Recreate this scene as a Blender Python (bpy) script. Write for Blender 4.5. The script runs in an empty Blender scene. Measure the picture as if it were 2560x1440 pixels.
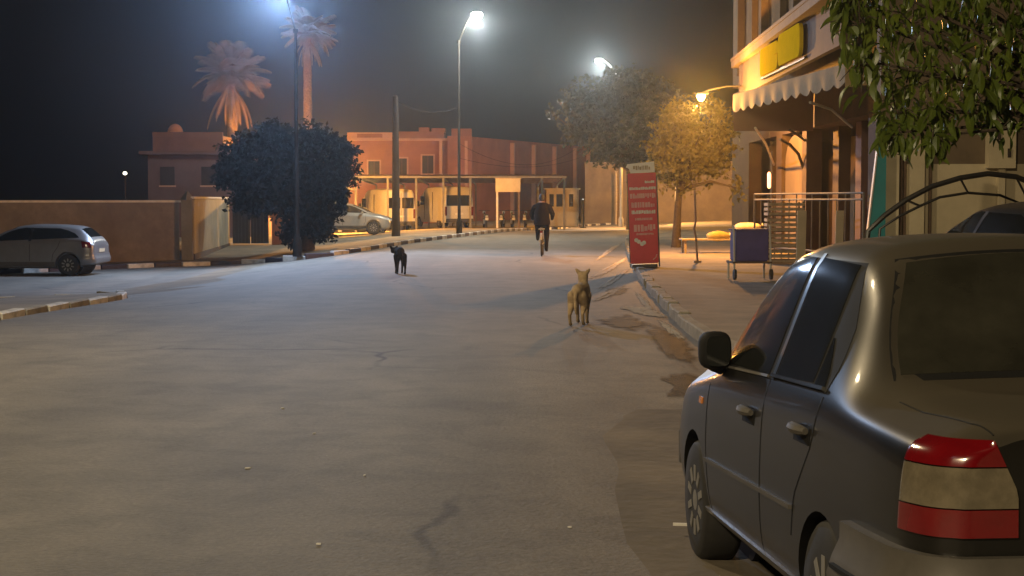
import bpy, bmesh, math, random
import numpy as np
from mathutils import Vector, Matrix
R = math.radians
random.seed(7); RNG = np.random.default_rng(7)
SC = bpy.context.scene
COL = SC.collection

# ------------------------------------------------------------------ camera
F, HZ, EYE = 3900.0, 500.0, 1.60            # focal length and horizon in photo pixels, eye height
PITCH = math.atan((720 - HZ) / F)
cam = bpy.data.cameras.new('camera'); camo = bpy.data.objects.new('camera', cam); COL.objects.link(camo)
cam.sensor_width = 36; cam.lens = F / 2560 * 36; cam.clip_end = 2000; cam.clip_start = 0.05
camo.location = (0, 0, EYE); camo.rotation_euler = (math.pi / 2 - PITCH, 0, 0)
SC.camera = camo

# ------------------------------------------------------------------ night sky, faint moon, exposure
W = bpy.data.worlds.new('World'); SC.world = W; W.use_nodes = True
wn = W.node_tree.nodes; wl = W.node_tree.links
sky = wn.new('ShaderNodeTexSky'); sky.sky_type = 'NISHITA'; sky.sun_disc = False
sky.sun_elevation = R(-4.0); sky.sun_rotation = R(230); sky.dust_density = 3
wl.new(sky.outputs[0], wn['Background'].inputs[0]); wn['Background'].inputs[1].default_value = 0.02
moon = bpy.data.lights.new('moon', 'SUN'); moon.energy = 0.012; moon.angle = R(10); moon.color = (.8, .87, 1)
mo = bpy.data.objects.new('moon', moon); COL.objects.link(mo); mo.rotation_euler = (R(50), 0, R(-50))
SC.view_settings.view_transform = 'Standard'; SC.view_settings.look = 'None'
SC.view_settings.exposure = 0; SC.view_settings.gamma = 1
SC.cycles.use_denoising = True
SC.cycles.max_bounces = 6; SC.cycles.volume_bounces = 1; SC.cycles.diffuse_bounces = 3
SC.cycles.volume_step_rate = 4; SC.cycles.use_light_tree = True
SC.cycles.sample_clamp_indirect = 4

# ------------------------------------------------------------------ pixel and ground helpers
def S(t): t = min(1, max(0, t)); return t * t * (3 - 2 * t)
def gz(x, y):
    a = -0.55 * S((-x - 3) / 7) * S((y - 18) / 20) * (1 - .5 * S((y - 50) / 35))
    a -= .135 * S((x + .3) / 1.4) * S((y - 4.2) / 3.4) * (1 - S((y - 9) / 7))      # the gutter sinks beside the parked sedan
    return a - .3 * S((y - 75) / 30) * S((15 - x) / 10)
def ray(px, py):
    u = (px - 1280) / F; v = (720 - py) / F; c, s = math.cos(PITCH), math.sin(PITCH)
    return Vector((u, c + v * s, -s + v * c))
def at(px, py, d):                            # the point seen at a pixel, d metres ahead
    r = ray(px, py); return Vector((0, 0, EYE)) + r * (d / r.y)
def G(px, py, lift=0.0):                      # the point of the ground seen at a pixel
    r = ray(px, py); t = 20.0
    for _ in range(60):
        p = Vector((0, 0, EYE)) + r * t
        t = t * .5 + .5 * (EYE - gz(p.x, p.y) - lift) / max(1e-4, -r.z)
    p = Vector((0, 0, EYE)) + r * t
    return p
def X(px, d): return (px - 1280) / F * d
def Z(py, d): return at(1280, py, d).z

# ------------------------------------------------------------------ object helpers
def tag(o, label=None, cat=None, group=None, kind=None):
    if label: o['label'] = label
    if cat: o['category'] = cat
    if group: o['group'] = group
    if kind: o['kind'] = kind
    return o
def thing(name, label, cat, loc=(0, 0, 0), rz=0, group=None):
    o = bpy.data.objects.new(name, None); COL.objects.link(o)
    o.empty_display_size = .1; o.location = loc; o.rotation_euler = (0, 0, rz)
    return tag(o, label, cat, group)
def link(name, me, mat=None, parent=None, loc=None, rot=None, scale=None):
    o = bpy.data.objects.new(name, me); COL.objects.link(o)
    if mat is not None and len(me.materials) == 0: me.materials.append(mat)
    if parent is not None: o.parent = parent
    if loc is not None: o.location = loc
    if rot is not None: o.rotation_euler = rot
    if scale is not None: o.scale = scale
    return o
def copy_tree(o, parent=None):
    c = o.copy(); COL.objects.link(c); c.parent = parent
    for ch in o.children: copy_tree(ch, c)
    return c
class MB:
    """collects shapes for ONE mesh"""
    def __init__(s): s.v = []; s.f = []
    def add(s, v, f):
        b = len(s.v); s.v += [tuple(p) for p in v]; s.f += [tuple(i + b for i in q) for q in f]; return s
    def box(s, c, d, rot=None):
        hx, hy, hz = d[0] / 2, d[1] / 2, d[2] / 2
        pts = [Vector((x, y, z)) for x in (-hx, hx) for y in (-hy, hy) for z in (-hz, hz)]
        if rot is not None: pts = [rot @ p for p in pts]
        pts = [p + Vector(c) for p in pts]
        return s.add(pts, [(0, 1, 3, 2), (4, 6, 7, 5), (0, 4, 5, 1), (2, 3, 7, 6), (0, 2, 6, 4), (1, 5, 7, 3)])
    def bb(s, lo, hi):
        return s.box([(a + b) / 2 for a, b in zip(lo, hi)], [abs(b - a) for a, b in zip(lo, hi)])
    def tube(s, pts, r, n=8, cap=True):
        pts = [Vector(p) for p in pts]; rs = r if isinstance(r, (list, tuple)) else [r] * len(pts)
        vs = []; up = None
        for i, p in enumerate(pts):
            t = (pts[min(i + 1, len(pts) - 1)] - pts[max(i - 1, 0)]).normalized()
            if up is None: up = Vector((0, 0, 1)) if abs(t.z) < .9 else Vector((1, 0, 0))
            a = t.cross(up).normalized(); b = a.cross(t).normalized(); up = b
            for k in range(n):
                w = 2 * math.pi * k / n
                vs.append(p + (a * math.cos(w) + b * math.sin(w)) * rs[i])
        fs = [(i * n + k, i * n + (k + 1) % n, (i + 1) * n + (k + 1) % n, (i + 1) * n + k) for i in range(len(pts) - 1) for k in range(n)]
        if cap: fs += [tuple(range(n - 1, -1, -1)), tuple((len(pts) - 1) * n + k for k in range(n))]
        return s.add(vs, fs)
    def lathe(s, prof, n=16, axis='Z', c=(0, 0, 0)):
        vs = []
        for r, h in prof:
            for k in range(n):
                w = 2 * math.pi * k / n; a, b = r * math.cos(w), r * math.sin(w)
                p = (a, b, h) if axis == 'Z' else ((h, a, b) if axis == 'X' else (a, h, b))
                vs.append((p[0] + c[0], p[1] + c[1], p[2] + c[2]))
        m = len(prof)
        fs = [(i * n + k, i * n + (k + 1) % n, (i + 1) * n + (k + 1) % n, (i + 1) * n + k) for i in range(m - 1) for k in range(n)]
        fs += [tuple(range(n - 1, -1, -1)), tuple((m - 1) * n + k for k in range(n))]
        return s.add(vs, fs)
    def grid(s, rows):
        m, n = len(rows), len(rows[0]); b = [p for r in rows for p in r]
        return s.add(b, [(i * n + j, i * n + j + 1, (i + 1) * n + j + 1, (i + 1) * n + j) for i in range(m - 1) for j in range(n - 1)])
    def prism(s, poly, axis, a, b):
        """extrude polygon; axis 'X': poly in (y,z); 'Y': (x,z); 'Z': (x,y)"""
        def mk(p, h): return (h, p[0], p[1]) if axis == 'X' else ((p[0], h, p[1]) if axis == 'Y' else (p[0], p[1], h))
        n = len(poly); v = [mk(p, a) for p in poly] + [mk(p, b) for p in poly]
        return s.add(v, [tuple(range(n)), tuple(range(2 * n - 1, n - 1, -1))] + [(i, n + i, n + (i + 1) % n, (i + 1) % n) for i in range(n)])
    def mesh(s, name, smooth=False):
        me = bpy.data.meshes.new(name); me.from_pydata(s.v, [], s.f)
        bm = bmesh.new(); bm.from_mesh(me); bmesh.ops.recalc_face_normals(bm, faces=bm.faces); bm.to_mesh(me); bm.free()
        if smooth:
            me.polygons.foreach_set('use_smooth', [True] * len(me.polygons))
            try: me.set_sharp_from_angle(angle=R(40))
            except Exception: pass
        me.update(); return me
    def build(s, name, mat, parent=None, smooth=False, bevel=0, **k):
        me = s.mesh(name, smooth)
        if bevel:
            bm = bmesh.new(); bm.from_mesh(me)
            bmesh.ops.bevel(bm, geom=[e for e in bm.edges if e.calc_face_angle(0) > .6], offset=bevel, segments=2, affect='EDGES', clamp_overlap=True)
            bm.to_mesh(me); bm.free()
        return link(name, me, mat, parent, **k)

# ------------------------------------------------------------------ materials
def mat(name, col, rough=.7, var=.25, scale=6.0, bump=.0, bscale=None, metal=0, coat=0, emit=None, spec=.5, col2=None, trans=0, stains=0, sheen=0):
    m = bpy.data.materials.new(name); m.use_nodes = True
    n = m.node_tree.nodes; l = m.node_tree.links; b = n['Principled BSDF']
    b.inputs['Roughness'].default_value = rough; b.inputs['Metallic'].default_value = metal
    b.inputs['Coat Weight'].default_value = coat; b.inputs['Specular IOR Level'].default_value = spec
    b.inputs['Coat Roughness'].default_value = .08
    tc = n.new('ShaderNodeTexCoord'); no = n.new('ShaderNodeTexNoise')
    no.inputs['Scale'].default_value = scale; no.inputs['Detail'].default_value = 6; no.inputs['Roughness'].default_value = .65
    l.new(tc.outputs['Object'], no.inputs['Vector'])
    rp = n.new('ShaderNodeValToRGB'); rp.color_ramp.elements[0].position = .32; rp.color_ramp.elements[1].position = .7
    c = Vector(col[:3]); c2 = Vector(col2) if col2 else c * (1 + var)
    c1 = c * (1 - var)
    rp.color_ramp.elements[0].color = (*c1, 1); rp.color_ramp.elements[1].color = (*c2, 1)
    l.new(no.outputs['Fac'], rp.inputs[0]); src = rp.outputs[0]
    if stains:
        n2 = n.new('ShaderNodeTexNoise'); n2.inputs['Scale'].default_value = scale * .22; n2.inputs['Detail'].default_value = 9; n2.inputs['Roughness'].default_value = .72
        l.new(tc.outputs['Object'], n2.inputs['Vector'])
        r2 = n.new('ShaderNodeValToRGB'); r2.color_ramp.elements[0].position = .44; r2.color_ramp.elements[1].position = .62
        r2.color_ramp.elements[0].color = (1 - stains,) * 3 + (1,); r2.color_ramp.elements[1].color = (1, 1, 1, 1)
        l.new(n2.outputs['Fac'], r2.inputs[0])
        mx = n.new('ShaderNodeMix'); mx.data_type = 'RGBA'; mx.blend_type = 'MULTIPLY'; mx.inputs[0].default_value = 1
        l.new(src, mx.inputs[6]); l.new(r2.outputs[0], mx.inputs[7]); src = mx.outputs[2]
    l.new(src, b.inputs['Base Color'])
    if bump:
        bn = n.new('ShaderNodeTexNoise'); bn.inputs['Scale'].default_value = bscale or scale * 8; bn.inputs['Detail'].default_value = 5
        l.new(tc.outputs['Object'], bn.inputs['Vector'])
        bp = n.new('ShaderNodeBump'); bp.inputs['Strength'].default_value = bump; bp.inputs['Distance'].default_value = .02
        l.new(bn.outputs['Fac'], bp.inputs['Height']); l.new(bp.outputs[0], b.inputs['Normal'])
    if emit:
        b.inputs['Emission Color'].default_value = (*emit[:3], 1); b.inputs['Emission Strength'].default_value = emit[3]
    if trans:
        tb = n.new('ShaderNodeBsdfTranslucent'); l.new(src, tb.inputs['Color'])
        ms = n.new('ShaderNodeMixShader'); ms.inputs[0].default_value = trans
        l.new(b.outputs[0], ms.inputs[1]); l.new(tb.outputs[0], ms.inputs[2])
        l.new(ms.outputs[0], n['Material Output'].inputs[0])
    return m

def asphalt():
    m = mat('asphalt', (.14, .126, .104), .8, .22, .35, bump=.4, bscale=38)
    n = m.node_tree.nodes; l = m.node_tree.links; b = n['Principled BSDF']
    tc = [x for x in n if x.type == 'TEX_COORD'][0]; src = b.inputs['Base Color'].links[0].from_socket
    def layer(src, tex, lo, hi, dark, light=1.0):
        r = n.new('ShaderNodeValToRGB'); r.color_ramp.elements[0].position = lo; r.color_ramp.elements[1].position = hi
        r.color_ramp.elements[0].color = (dark,) * 3 + (1,); r.color_ramp.elements[1].color = (light,) * 3 + (1,)
        l.new(tex, r.inputs[0]); mx = n.new('ShaderNodeMix'); mx.data_type = 'RGBA'; mx.blend_type = 'MULTIPLY'; mx.inputs[0].default_value = 1
        l.new(src, mx.inputs[6]); l.new(r.outputs[0], mx.inputs[7]); return mx.outputs[2]
    fine = n.new('ShaderNodeTexNoise'); fine.inputs['Scale'].default_value = 28; fine.inputs['Detail'].default_value = 8; fine.inputs['Roughness'].default_value = .75
    l.new(tc.outputs['Object'], fine.inputs['Vector']); src = layer(src, fine.outputs['Fac'], .32, .68, .74, 1.2)
    gr = n.new('ShaderNodeTexVoronoi'); gr.inputs['Scale'].default_value = 55; l.new(tc.outputs['Object'], gr.inputs['Vector']); src = layer(src, gr.outputs['Distance'], .06, .2, 1.5, 1.0)
    mid = n.new('ShaderNodeTexNoise'); mid.inputs['Scale'].default_value = 1.6; mid.inputs['Detail'].default_value = 8; mid.inputs['Roughness'].default_value = .7; mid.inputs['Distortion'].default_value = .6
    l.new(tc.outputs['Object'], mid.inputs['Vector']); src = layer(src, mid.outputs['Fac'], .36, .56, .78, 1.08)
    # worn wheel tracks along the street
    mp = n.new('ShaderNodeMapping'); mp.inputs['Scale'].default_value = (.55, .035, 1); l.new(tc.outputs['Object'], mp.inputs['Vector'])
    tr = n.new('ShaderNodeTexNoise'); tr.inputs['Scale'].default_value = 1.5; tr.inputs['Detail'].default_value = 4
    l.new(mp.outputs[0], tr.inputs['Vector']); src = layer(src, tr.outputs['Fac'], .4, .6, .86, 1.1)
    # cracks: thin lines of a distorted cell pattern, only here and there
    dn = n.new('ShaderNodeTexNoise'); dn.inputs['Scale'].default_value = .9; dn.inputs['Detail'].default_value = 5; l.new(tc.outputs['Object'], dn.inputs['Vector'])
    mxv = n.new('ShaderNodeMix'); mxv.data_type = 'RGBA'; mxv.inputs[0].default_value = .35
    l.new(tc.outputs['Object'], mxv.inputs[6]); l.new(dn.outputs['Color'], mxv.inputs[7])
    vo = n.new('ShaderNodeTexVoronoi'); vo.feature = 'DISTANCE_TO_EDGE'; vo.inputs['Scale'].default_value = .42; l.new(mxv.outputs[2], vo.inputs['Vector'])
    cr = n.new('ShaderNodeValToRGB'); cr.color_ramp.elements[0].position = .003; cr.color_ramp.elements[1].position = .012
    cr.color_ramp.elements[0].color = (.3, .3, .3, 1); cr.color_ramp.elements[1].color = (1, 1, 1, 1); l.new(vo.outputs[0], cr.inputs[0])
    mk = n.new('ShaderNodeTexNoise'); mk.inputs['Scale'].default_value = .23; mk.inputs['Detail'].default_value = 3; l.new(tc.outputs['Object'], mk.inputs['Vector'])
    mr = n.new('ShaderNodeValToRGB'); mr.color_ramp.elements[0].position = .52; mr.color_ramp.elements[1].position = .6; l.new(mk.outputs['Fac'], mr.inputs[0])
    mx = n.new('ShaderNodeMix'); mx.data_type = 'RGBA'; mx.blend_type = 'MULTIPLY'; l.new(mr.outputs[0], mx.inputs[0])
    l.new(src, mx.inputs[6]); l.new(cr.outputs[0], mx.inputs[7]); l.new(mx.outputs[2], b.inputs['Base Color'])
    return m
def paint(name, col, rough=.28, dust=(.2, .17, .12), amount=.8, metal=.4):
    """car paint with dust lying on the surfaces that face up"""
    m = mat(name, col, rough, .08, 3, metal=metal, coat=.6, spec=.3)
    n = m.node_tree.nodes; l = m.node_tree.links; b = n['Principled BSDF']; src = b.inputs['Base Color'].links[0].from_socket
    ge = n.new('ShaderNodeNewGeometry'); sp = n.new('ShaderNodeSeparateXYZ'); l.new(ge.outputs['Normal'], sp.inputs[0])
    mr = n.new('ShaderNodeMapRange'); mr.inputs[1].default_value = .45; mr.inputs[2].default_value = .98; mr.inputs[4].default_value = amount
    l.new(sp.outputs[2], mr.inputs[0])
    nz = n.new('ShaderNodeTexNoise'); nz.inputs['Scale'].default_value = 5; nz.inputs['Detail'].default_value = 7
    tc = [x for x in n if x.type == 'TEX_COORD'][0]; l.new(tc.outputs['Object'], nz.inputs['Vector'])
    ad = n.new('ShaderNodeMath'); ad.operation = 'MULTIPLY_ADD'; l.new(nz.outputs['Fac'], ad.inputs[0]); ad.inputs[1].default_value = .04; l.new(mr.outputs[0], ad.inputs[2]); ad.use_clamp = True
    mx = n.new('ShaderNodeMix'); mx.data_type = 'RGBA'; l.new(ad.outputs[0], mx.inputs[0]); l.new(src, mx.inputs[6]); mx.inputs[7].default_value = (*dust, 1)
    l.new(mx.outputs[2], b.inputs['Base Color'])
    m2 = n.new('ShaderNodeMapRange'); m2.inputs[3].default_value = rough; m2.inputs[4].default_value = .85; l.new(ad.outputs[0], m2.inputs[0]); l.new(m2.outputs[0], b.inputs['Roughness'])
    m3 = n.new('ShaderNodeMapRange'); m3.inputs[3].default_value = .4; m3.inputs[4].default_value = 0; l.new(ad.outputs[0], m3.inputs[0]); l.new(m3.outputs[0], b.inputs['Coat Weight'])
    return m
M = {}
M['asphalt'] = asphalt()
M['dirt'] = mat('dirt', (.16, .13, .09), .95, .3, 1.2, bump=.5, stains=.3)
M['paving'] = mat('paving', (.24, .2, .145), .9, .22, 1.5, bump=.4, bscale=20, stains=.35)
M['pale_tan'] = mat('pale_tan', (.36, .31, .23), .95, .2, 5, bump=.5, bscale=40)
M['kerb_grey'] = mat('kerb_concrete', (.3, .27, .21), .9, .2, 4, bump=.4, bscale=25, stains=.3)
M['kerb_white'] = mat('kerb_white_paint', (.62, .6, .55), .75, .2, 6, stains=.35)
M['kerb_black'] = mat('kerb_black_paint', (.035, .03, .045), .6, .3, 6)
M['render_tan'] = mat('render_tan', (.25, .205, .16), .9, .18, 1.5, bump=.3, stains=.35)
M['render_cream'] = mat('render_cream', (.27, .23, .16), .85, .15, 1.5, bump=.2, stains=.3)
M['coping'] = mat('coping', (.6, .57, .52), .8, .15, 4)
M['terracotta'] = mat('terracotta_render', (.36, .13, .075), .9, .15, .5, bump=.2, stains=.25)
M['terracotta_pale'] = mat('terracotta_trim', (.5, .26, .17), .85, .1, 1)
M['maroon'] = mat('maroon_wall', (.13, .07, .06), .9, .2, .7)
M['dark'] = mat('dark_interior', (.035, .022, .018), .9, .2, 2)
M['shop_wall'] = mat('shop_render', (.16, .115, .07), .85, .2, 1.2, bump=.2, stains=.3)
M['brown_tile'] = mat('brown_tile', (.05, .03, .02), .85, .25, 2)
M['cream'] = mat('cream_paint', (.55, .46, .3), .7, .12, 1.5, stains=.2)
M['white_paint'] = mat('white_paint', (.7, .68, .62), .5, .08, 3)
M['white_metal'] = mat('pale_metal', (.5, .47, .42), .45, .15, 5, metal=.2)
M['galv'] = mat('galvanised_steel', (.33, .33, .32), .5, .15, 6, metal=.5)
M['rail_grey'] = mat('weathered_rail', (.16, .15, .13), .7, .2, 6, spec=.2)
M['black_metal'] = mat('black_metal', (.02, .018, .016), .4, .3, 6)
M['pole_dark'] = mat('dark_pole_paint', (.014, .012, .01), .8, .3, 4, spec=.1)
M['pole_grey'] = mat('concrete_pole', (.028, .023, .02), .95, .2, 4, bump=.2, spec=.1)
M['red'] = mat('sign_red', (.62, .016, .03), .45, .1, 3)
M['sign_white'] = mat('sign_white', (.75, .72, .66), .5, .08, 4)
M['sign_pink'] = mat('sign_faded_print', (.72, .36, .34), .5, .1, 9)
M['yellow'] = mat('sign_yellow', (.6, .43, .004), .9, .06, 3, spec=0)
M['canvas'] = mat('canvas', (.34, .25, .12), .85, .12, 3, trans=.12, stains=.15)
M['teal'] = mat('teal_sheet', (.02, .2, .22), .6, .15, 3)
M['blue_box'] = mat('blue_plastic', (.05, .045, .2), .5, .15, 4)
M['sack'] = mat('sack_cloth', (.55, .5, .38), .9, .2, 8, bump=.5)
M['sack_yellow'] = mat('sack_yellow', (.3, .23, .07), .85, .2, 8, bump=.5)
M['wood'] = mat('old_wood', (.35, .28, .19), .85, .3, 8)
M['wood_dark'] = mat('dark_wood', (.1, .06, .035), .8, .3, 8)
M['bark'] = mat('bark', (.07, .052, .035), .95, .35, 9, bump=.8, bscale=30)
M['palm_bark'] = mat('palm_bark', (.26, .17, .12), .95, .3, 6, bump=.8, bscale=14)
M['leaf'] = mat('citrus_leaf', (.06, .11, .014), .38, .4, 3, col2=(.16, .2, .025), trans=.3, spec=.6)
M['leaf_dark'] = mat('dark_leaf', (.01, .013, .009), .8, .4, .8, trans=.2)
M['leaf_grey'] = mat('olive_leaf', (.04, .045, .026), .6, .3, .8, trans=.3)
M['leaf_warm'] = mat('bush_leaf', (.15, .13, .025), .55, .35, .8, trans=.4)
M['frond'] = mat('palm_frond', (.3, .2, .13), .7, .25, 1, trans=.25)
M['frond_dead'] = mat('dead_frond', (.3, .19, .12), .85, .25, 1, trans=.15)
M['tyre'] = mat('tyre_rubber', (.018, .017, .016), .8, .2, 12)
M['hubcap'] = mat('hubcap', (.3, .29, .27), .45, .12, 8, metal=.5)
M['glass'] = mat('tinted_glass', (.012, .013, .012), .06, .1, 2, spec=.8, coat=.5)
M['glass_rear'] = mat('dusty_rear_glass', (.028, .027, .02), .22, .35, 4, spec=.6)
M['trim'] = mat('black_trim', (.011, .011, .011), .75, .1, 6, spec=.2)
M['chrome'] = mat('chrome', (.62, .62, .6), .18, .05, 4, metal=1)
M['bumper'] = mat('bumper_plastic', (.075, .068, .058), .55, .15, 8)
M['lens_red'] = mat('lens_red', (.13, .003, .005), .16, .1, 20, coat=.8)
M['lens_clear'] = mat('lens_smoked_clear', (.125, .105, .07), .18, .3, 14, coat=.8, bump=.08, bscale=40)
M['amber'] = mat('lens_amber', (.6, .22, .05), .2, .1, 20)
M['headlight'] = mat('headlight_glass', (.55, .55, .52), .12, .1, 10, coat=.5)
M['paint_dark'] = paint('paint_charcoal', (.011, .011, .0105), .3, amount=.45)
M['paint_silver'] = paint('paint_silver', (.2, .2, .21), .32, amount=.3)
M['paint_grey'] = paint('paint_grey_silver', (.36, .35, .32), .32, amount=.3)
M['paint_black'] = paint('paint_black', (.012, .011, .011), .2, amount=.3)
M['paint_white'] = paint('paint_white', (.6, .57, .5), .6, dust=(.4, .34, .25), amount=.4, metal=0)
M['cloth_dark'] = mat('dark_cloth', (.007, .0055, .006), .95, .3, 8, bump=.2, spec=.05)
M['trousers'] = mat('dark_trousers', (.008, .007, .007), .95, .3, 8, spec=.05)
M['skin'] = mat('skin', (.14, .08, .05), .6, .1, 8)
M['hair'] = mat('hair', (.015, .012, .01), .7, .2, 20)
M['fur_dark'] = mat('fur_dark_brown', (.03, .022, .014), .95, .35, 9, bump=.5, bscale=60, spec=.1)
M['fur_tan'] = mat('fur_tan', (.36, .24, .12), .9, .28, 7, bump=.5, bscale=60, col2=(.5, .36, .2))
M['asphalt_dark'] = mat('dark_asphalt', (.05, .043, .033), .7, .3, 3, bump=.5, bscale=60, spec=.05)
M['paper'] = mat('paper', (.65, .62, .56), .8, .1, 20)
def fading(m, lo=.0, hi=.45):
    n = m.node_tree.nodes; l = m.node_tree.links; at_ = n.new('ShaderNodeAttribute'); at_.attribute_name = 'inner'
    tc = [x for x in n if x.type == 'TEX_COORD'][0]; nz = n.new('ShaderNodeTexNoise'); nz.inputs['Scale'].default_value = 2.2; nz.inputs['Detail'].default_value = 7; l.new(tc.outputs['Object'], nz.inputs['Vector'])
    ad = n.new('ShaderNodeMath'); ad.operation = 'MULTIPLY_ADD'; l.new(nz.outputs['Fac'], ad.inputs[0]); ad.inputs[1].default_value = 1.1; l.new(at_.outputs['Fac'], ad.inputs[2])
    mr = n.new('ShaderNodeMapRange'); mr.interpolation_type = 'SMOOTHSTEP'; mr.inputs[1].default_value = .55 + lo; mr.inputs[2].default_value = .55 + hi; l.new(ad.outputs[0], mr.inputs[0]); l.new(mr.outputs[0], n['Principled BSDF'].inputs['Alpha'])
fading(M['asphalt_dark'], .0, .5); fading(M['pale_tan'], .0, .4)
def lampmat(name, col, s): return mat(name, (.8, .8, .8), .4, .02, 4, emit=(*col, s))

# ------------------------------------------------------------------ the lamps' own light
def light(name, loc, col, watt, radius=.12, parent=None, aim=None, cone=130):
    l = bpy.data.lights.new(name, 'SPOT' if aim else 'POINT'); l.energy = watt; l.color = col; l.shadow_soft_size = radius
    o = bpy.data.objects.new(name, l); COL.objects.link(o); o.location = loc
    if aim: l.spot_size = R(cone); l.spot_blend = .7; o.rotation_euler = Vector(aim).to_track_quat('-Z', 'Y').to_euler()
    if parent: o.parent = parent
    return o
COOL = (.98, .97, .84); BLUE = (.5, .68, 1.0); WARM = (1.0, .79, .48); SODIUM = (1.0, .42, .07)
def street_lamp(label, base, head, col, watt, pole_mat, r0=.1, emit=60, cat='street lamp', aim=None, cone=130):
    """pole, curved arm, cobra head with a glowing bowl"""
    base, head = Vector(base), Vector(head)
    t = thing('street_lamp', label, cat, base, group='street lamps')
    h = head - base; top = h.z - max(.35, .75 * math.hypot(h.x, h.y))
    MB().lathe([(r0 * 1.9, 0), (r0 * 1.9, .5), (r0 * 1.25, .62), (r0, .7), (r0 * .62, top)], 12).build('pole', pole_mat, t, True)
    MB().lathe([(r0 * 1.1, -.06), (r0 * 1.1, .06)], 12, c=(0, 0, top)).build('collar', pole_mat, t, True)
    arm = []
    for i in range(9):
        k = i / 8; arm.append((h.x * k, h.y * k, top + (h.z + .06 - top) * math.sin(k * math.pi / 2)))
    MB().tube(arm, r0 * .36, 8).build('arm', pole_mat, t, True)
    d = math.atan2(h.y, h.x); rot = Matrix.Rotation(d, 3, 'Z'); hl = Vector((h.x, h.y, h.z))
    hd = MB(); hd.box(hl + Vector((0, 0, .06)), (.5, .2, .06), rot)
    hd.build('lamp_head', M['galv'], t, bevel=.015)
    bw = MB().lathe([(.02, -.26), (.13, -.235), (.22, -.15), (.25, -.02), (.2, .035)], 16, c=hl)
    bw.build('lamp_bowl', lampmat('lamp_glow', col, emit), t, True)
    light('lamp_light', hl + Vector((0, 0, -.46)), col, watt, .14, t, aim, cone)
    return t

# ================================================================== the setting
def sheet(name, x0, x1, y0, y1, step, dz, m):
    nx, ny = int((x1 - x0) / step) + 1, int((y1 - y0) / step) + 1
    rows = [[(x0 + i * (x1 - x0) / (nx - 1), y0 + j * (y1 - y0) / (ny - 1), 0) for i in range(nx)] for j in range(ny)]
    rows = [[(x, y, gz(x, y) + dz) for x, y, _ in r] for r in rows]
    o = MB().grid(rows).build(name, m, smooth=True); tag(o, kind='structure'); return o
sheet('ground', -160, 160, -40, 320, 5, -.06, M['dirt'])
sheet('road', -60, 45, -30, 135, 1.0, 0, M['asphalt'])

def resample(pts, step):
    pts = [Vector((p[0], p[1], 0)) for p in pts]; L = [0]
    for a, b in zip(pts, pts[1:]): L.append(L[-1] + (b - a).length)
    n = max(2, int(L[-1] / step) + 1); out = []
    for k in range(n):
        s = L[-1] * k / (n - 1); i = max(j for j in range(len(L)) if L[j] <= s + 1e-9); i = min(i, len(pts) - 2)
        out.append(pts[i].lerp(pts[i + 1], (s - L[i]) / max(1e-6, L[i + 1] - L[i])))
    return out
def smooth_line(pts, n=3):
    pts = [Vector((p[0], p[1], 0)) for p in pts]
    for _ in range(n):
        q = [pts[0]]
        for a, b in zip(pts, pts[1:]): q += [a.lerp(b, .25), a.lerp(b, .75)]
        pts = q + [pts[-1]]
    return pts
STONES = {}
def pavement(name, line, out, side, h=.13, ncross=10, kerbs=('kerb_grey',), seg=1.0, jag=0.0, span=(0, 1), skip=0.0):
    """raised strip from a kerb line outwards; a row of kerb stones of its own along the edge"""
    ln = resample(line, 1.0); rows = []
    for i, p in enumerate(ln):
        t = (ln[min(i + 1, len(ln) - 1)] - ln[max(i - 1, 0)]).normalized(); nrm = Vector((t.y, -t.x, 0)) * side
        o = out(p, nrm); row = [(p.x + nrm.x * .14, p.y + nrm.y * .14, gz(p.x, p.y) - .05)]
        for k in range(ncross + 1):
            q = (p + nrm * .14).lerp(o, (k / ncross) ** 1.6); row.append((q.x, q.y, gz(q.x, q.y) + h - .012 + random.uniform(-.006, .006)))
        rows.append(row)
    pv = MB().grid(rows).build(name, M['paving'], smooth=True); tag(pv, kind='structure')
    if 'k' not in STONES:
        m = MB().box((0, 0, 0), (.16, .965, .3)).mesh('kerb_stone'); bm = bmesh.new(); bm.from_mesh(m)
        bmesh.ops.bevel(bm, geom=list(bm.edges), offset=.018, segments=1, affect='EDGES'); bm.to_mesh(m); bm.free()
        for c in ('kerb_grey', 'kerb_white', 'kerb_black'):
            STONES[c] = m.copy(); STONES[c].materials.append(M[c])
        STONES['k'] = 1
    st = resample(line, seg)
    for i, (a, b) in enumerate(zip(st, st[1:])):
        k = i / max(1, len(st) - 1)
        if not span[0] <= k <= span[1] or random.random() < skip: continue
        c = (a + b) / 2; t = (b - a).normalized(); nrm = Vector((t.y, -t.x, 0)) * side; c = c + nrm * .08
        link('kerb_stone', STONES[kerbs[i % len(kerbs)]], None, pv, (c.x, c.y, gz(c.x, c.y) + h - .15 + random.uniform(-jag, jag) * .3),
             (random.uniform(-jag, jag) * .3, random.uniform(-jag, jag), math.atan2(-t.x, t.y) + random.uniform(-jag, jag)))
    return pv
# near left corner of the side street
cor = [(-6.9, -25), (-6.95, 0), (-6.95, 14), G(0, 800), G(215, 764), G(330, 747), G(300, 738) , (-10.5, 28.0), (-16, 27.6), (-50, 27.0)]
cor = smooth_line(cor, 2)
pavement('pavement_near_left', cor, lambda p, n: Vector((-55, min(p.y, 20), 0)), -1, h=.1, ncross=14, kerbs=('kerb_white', 'kerb_grey'), jag=.02, span=(.35, 1))
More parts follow.
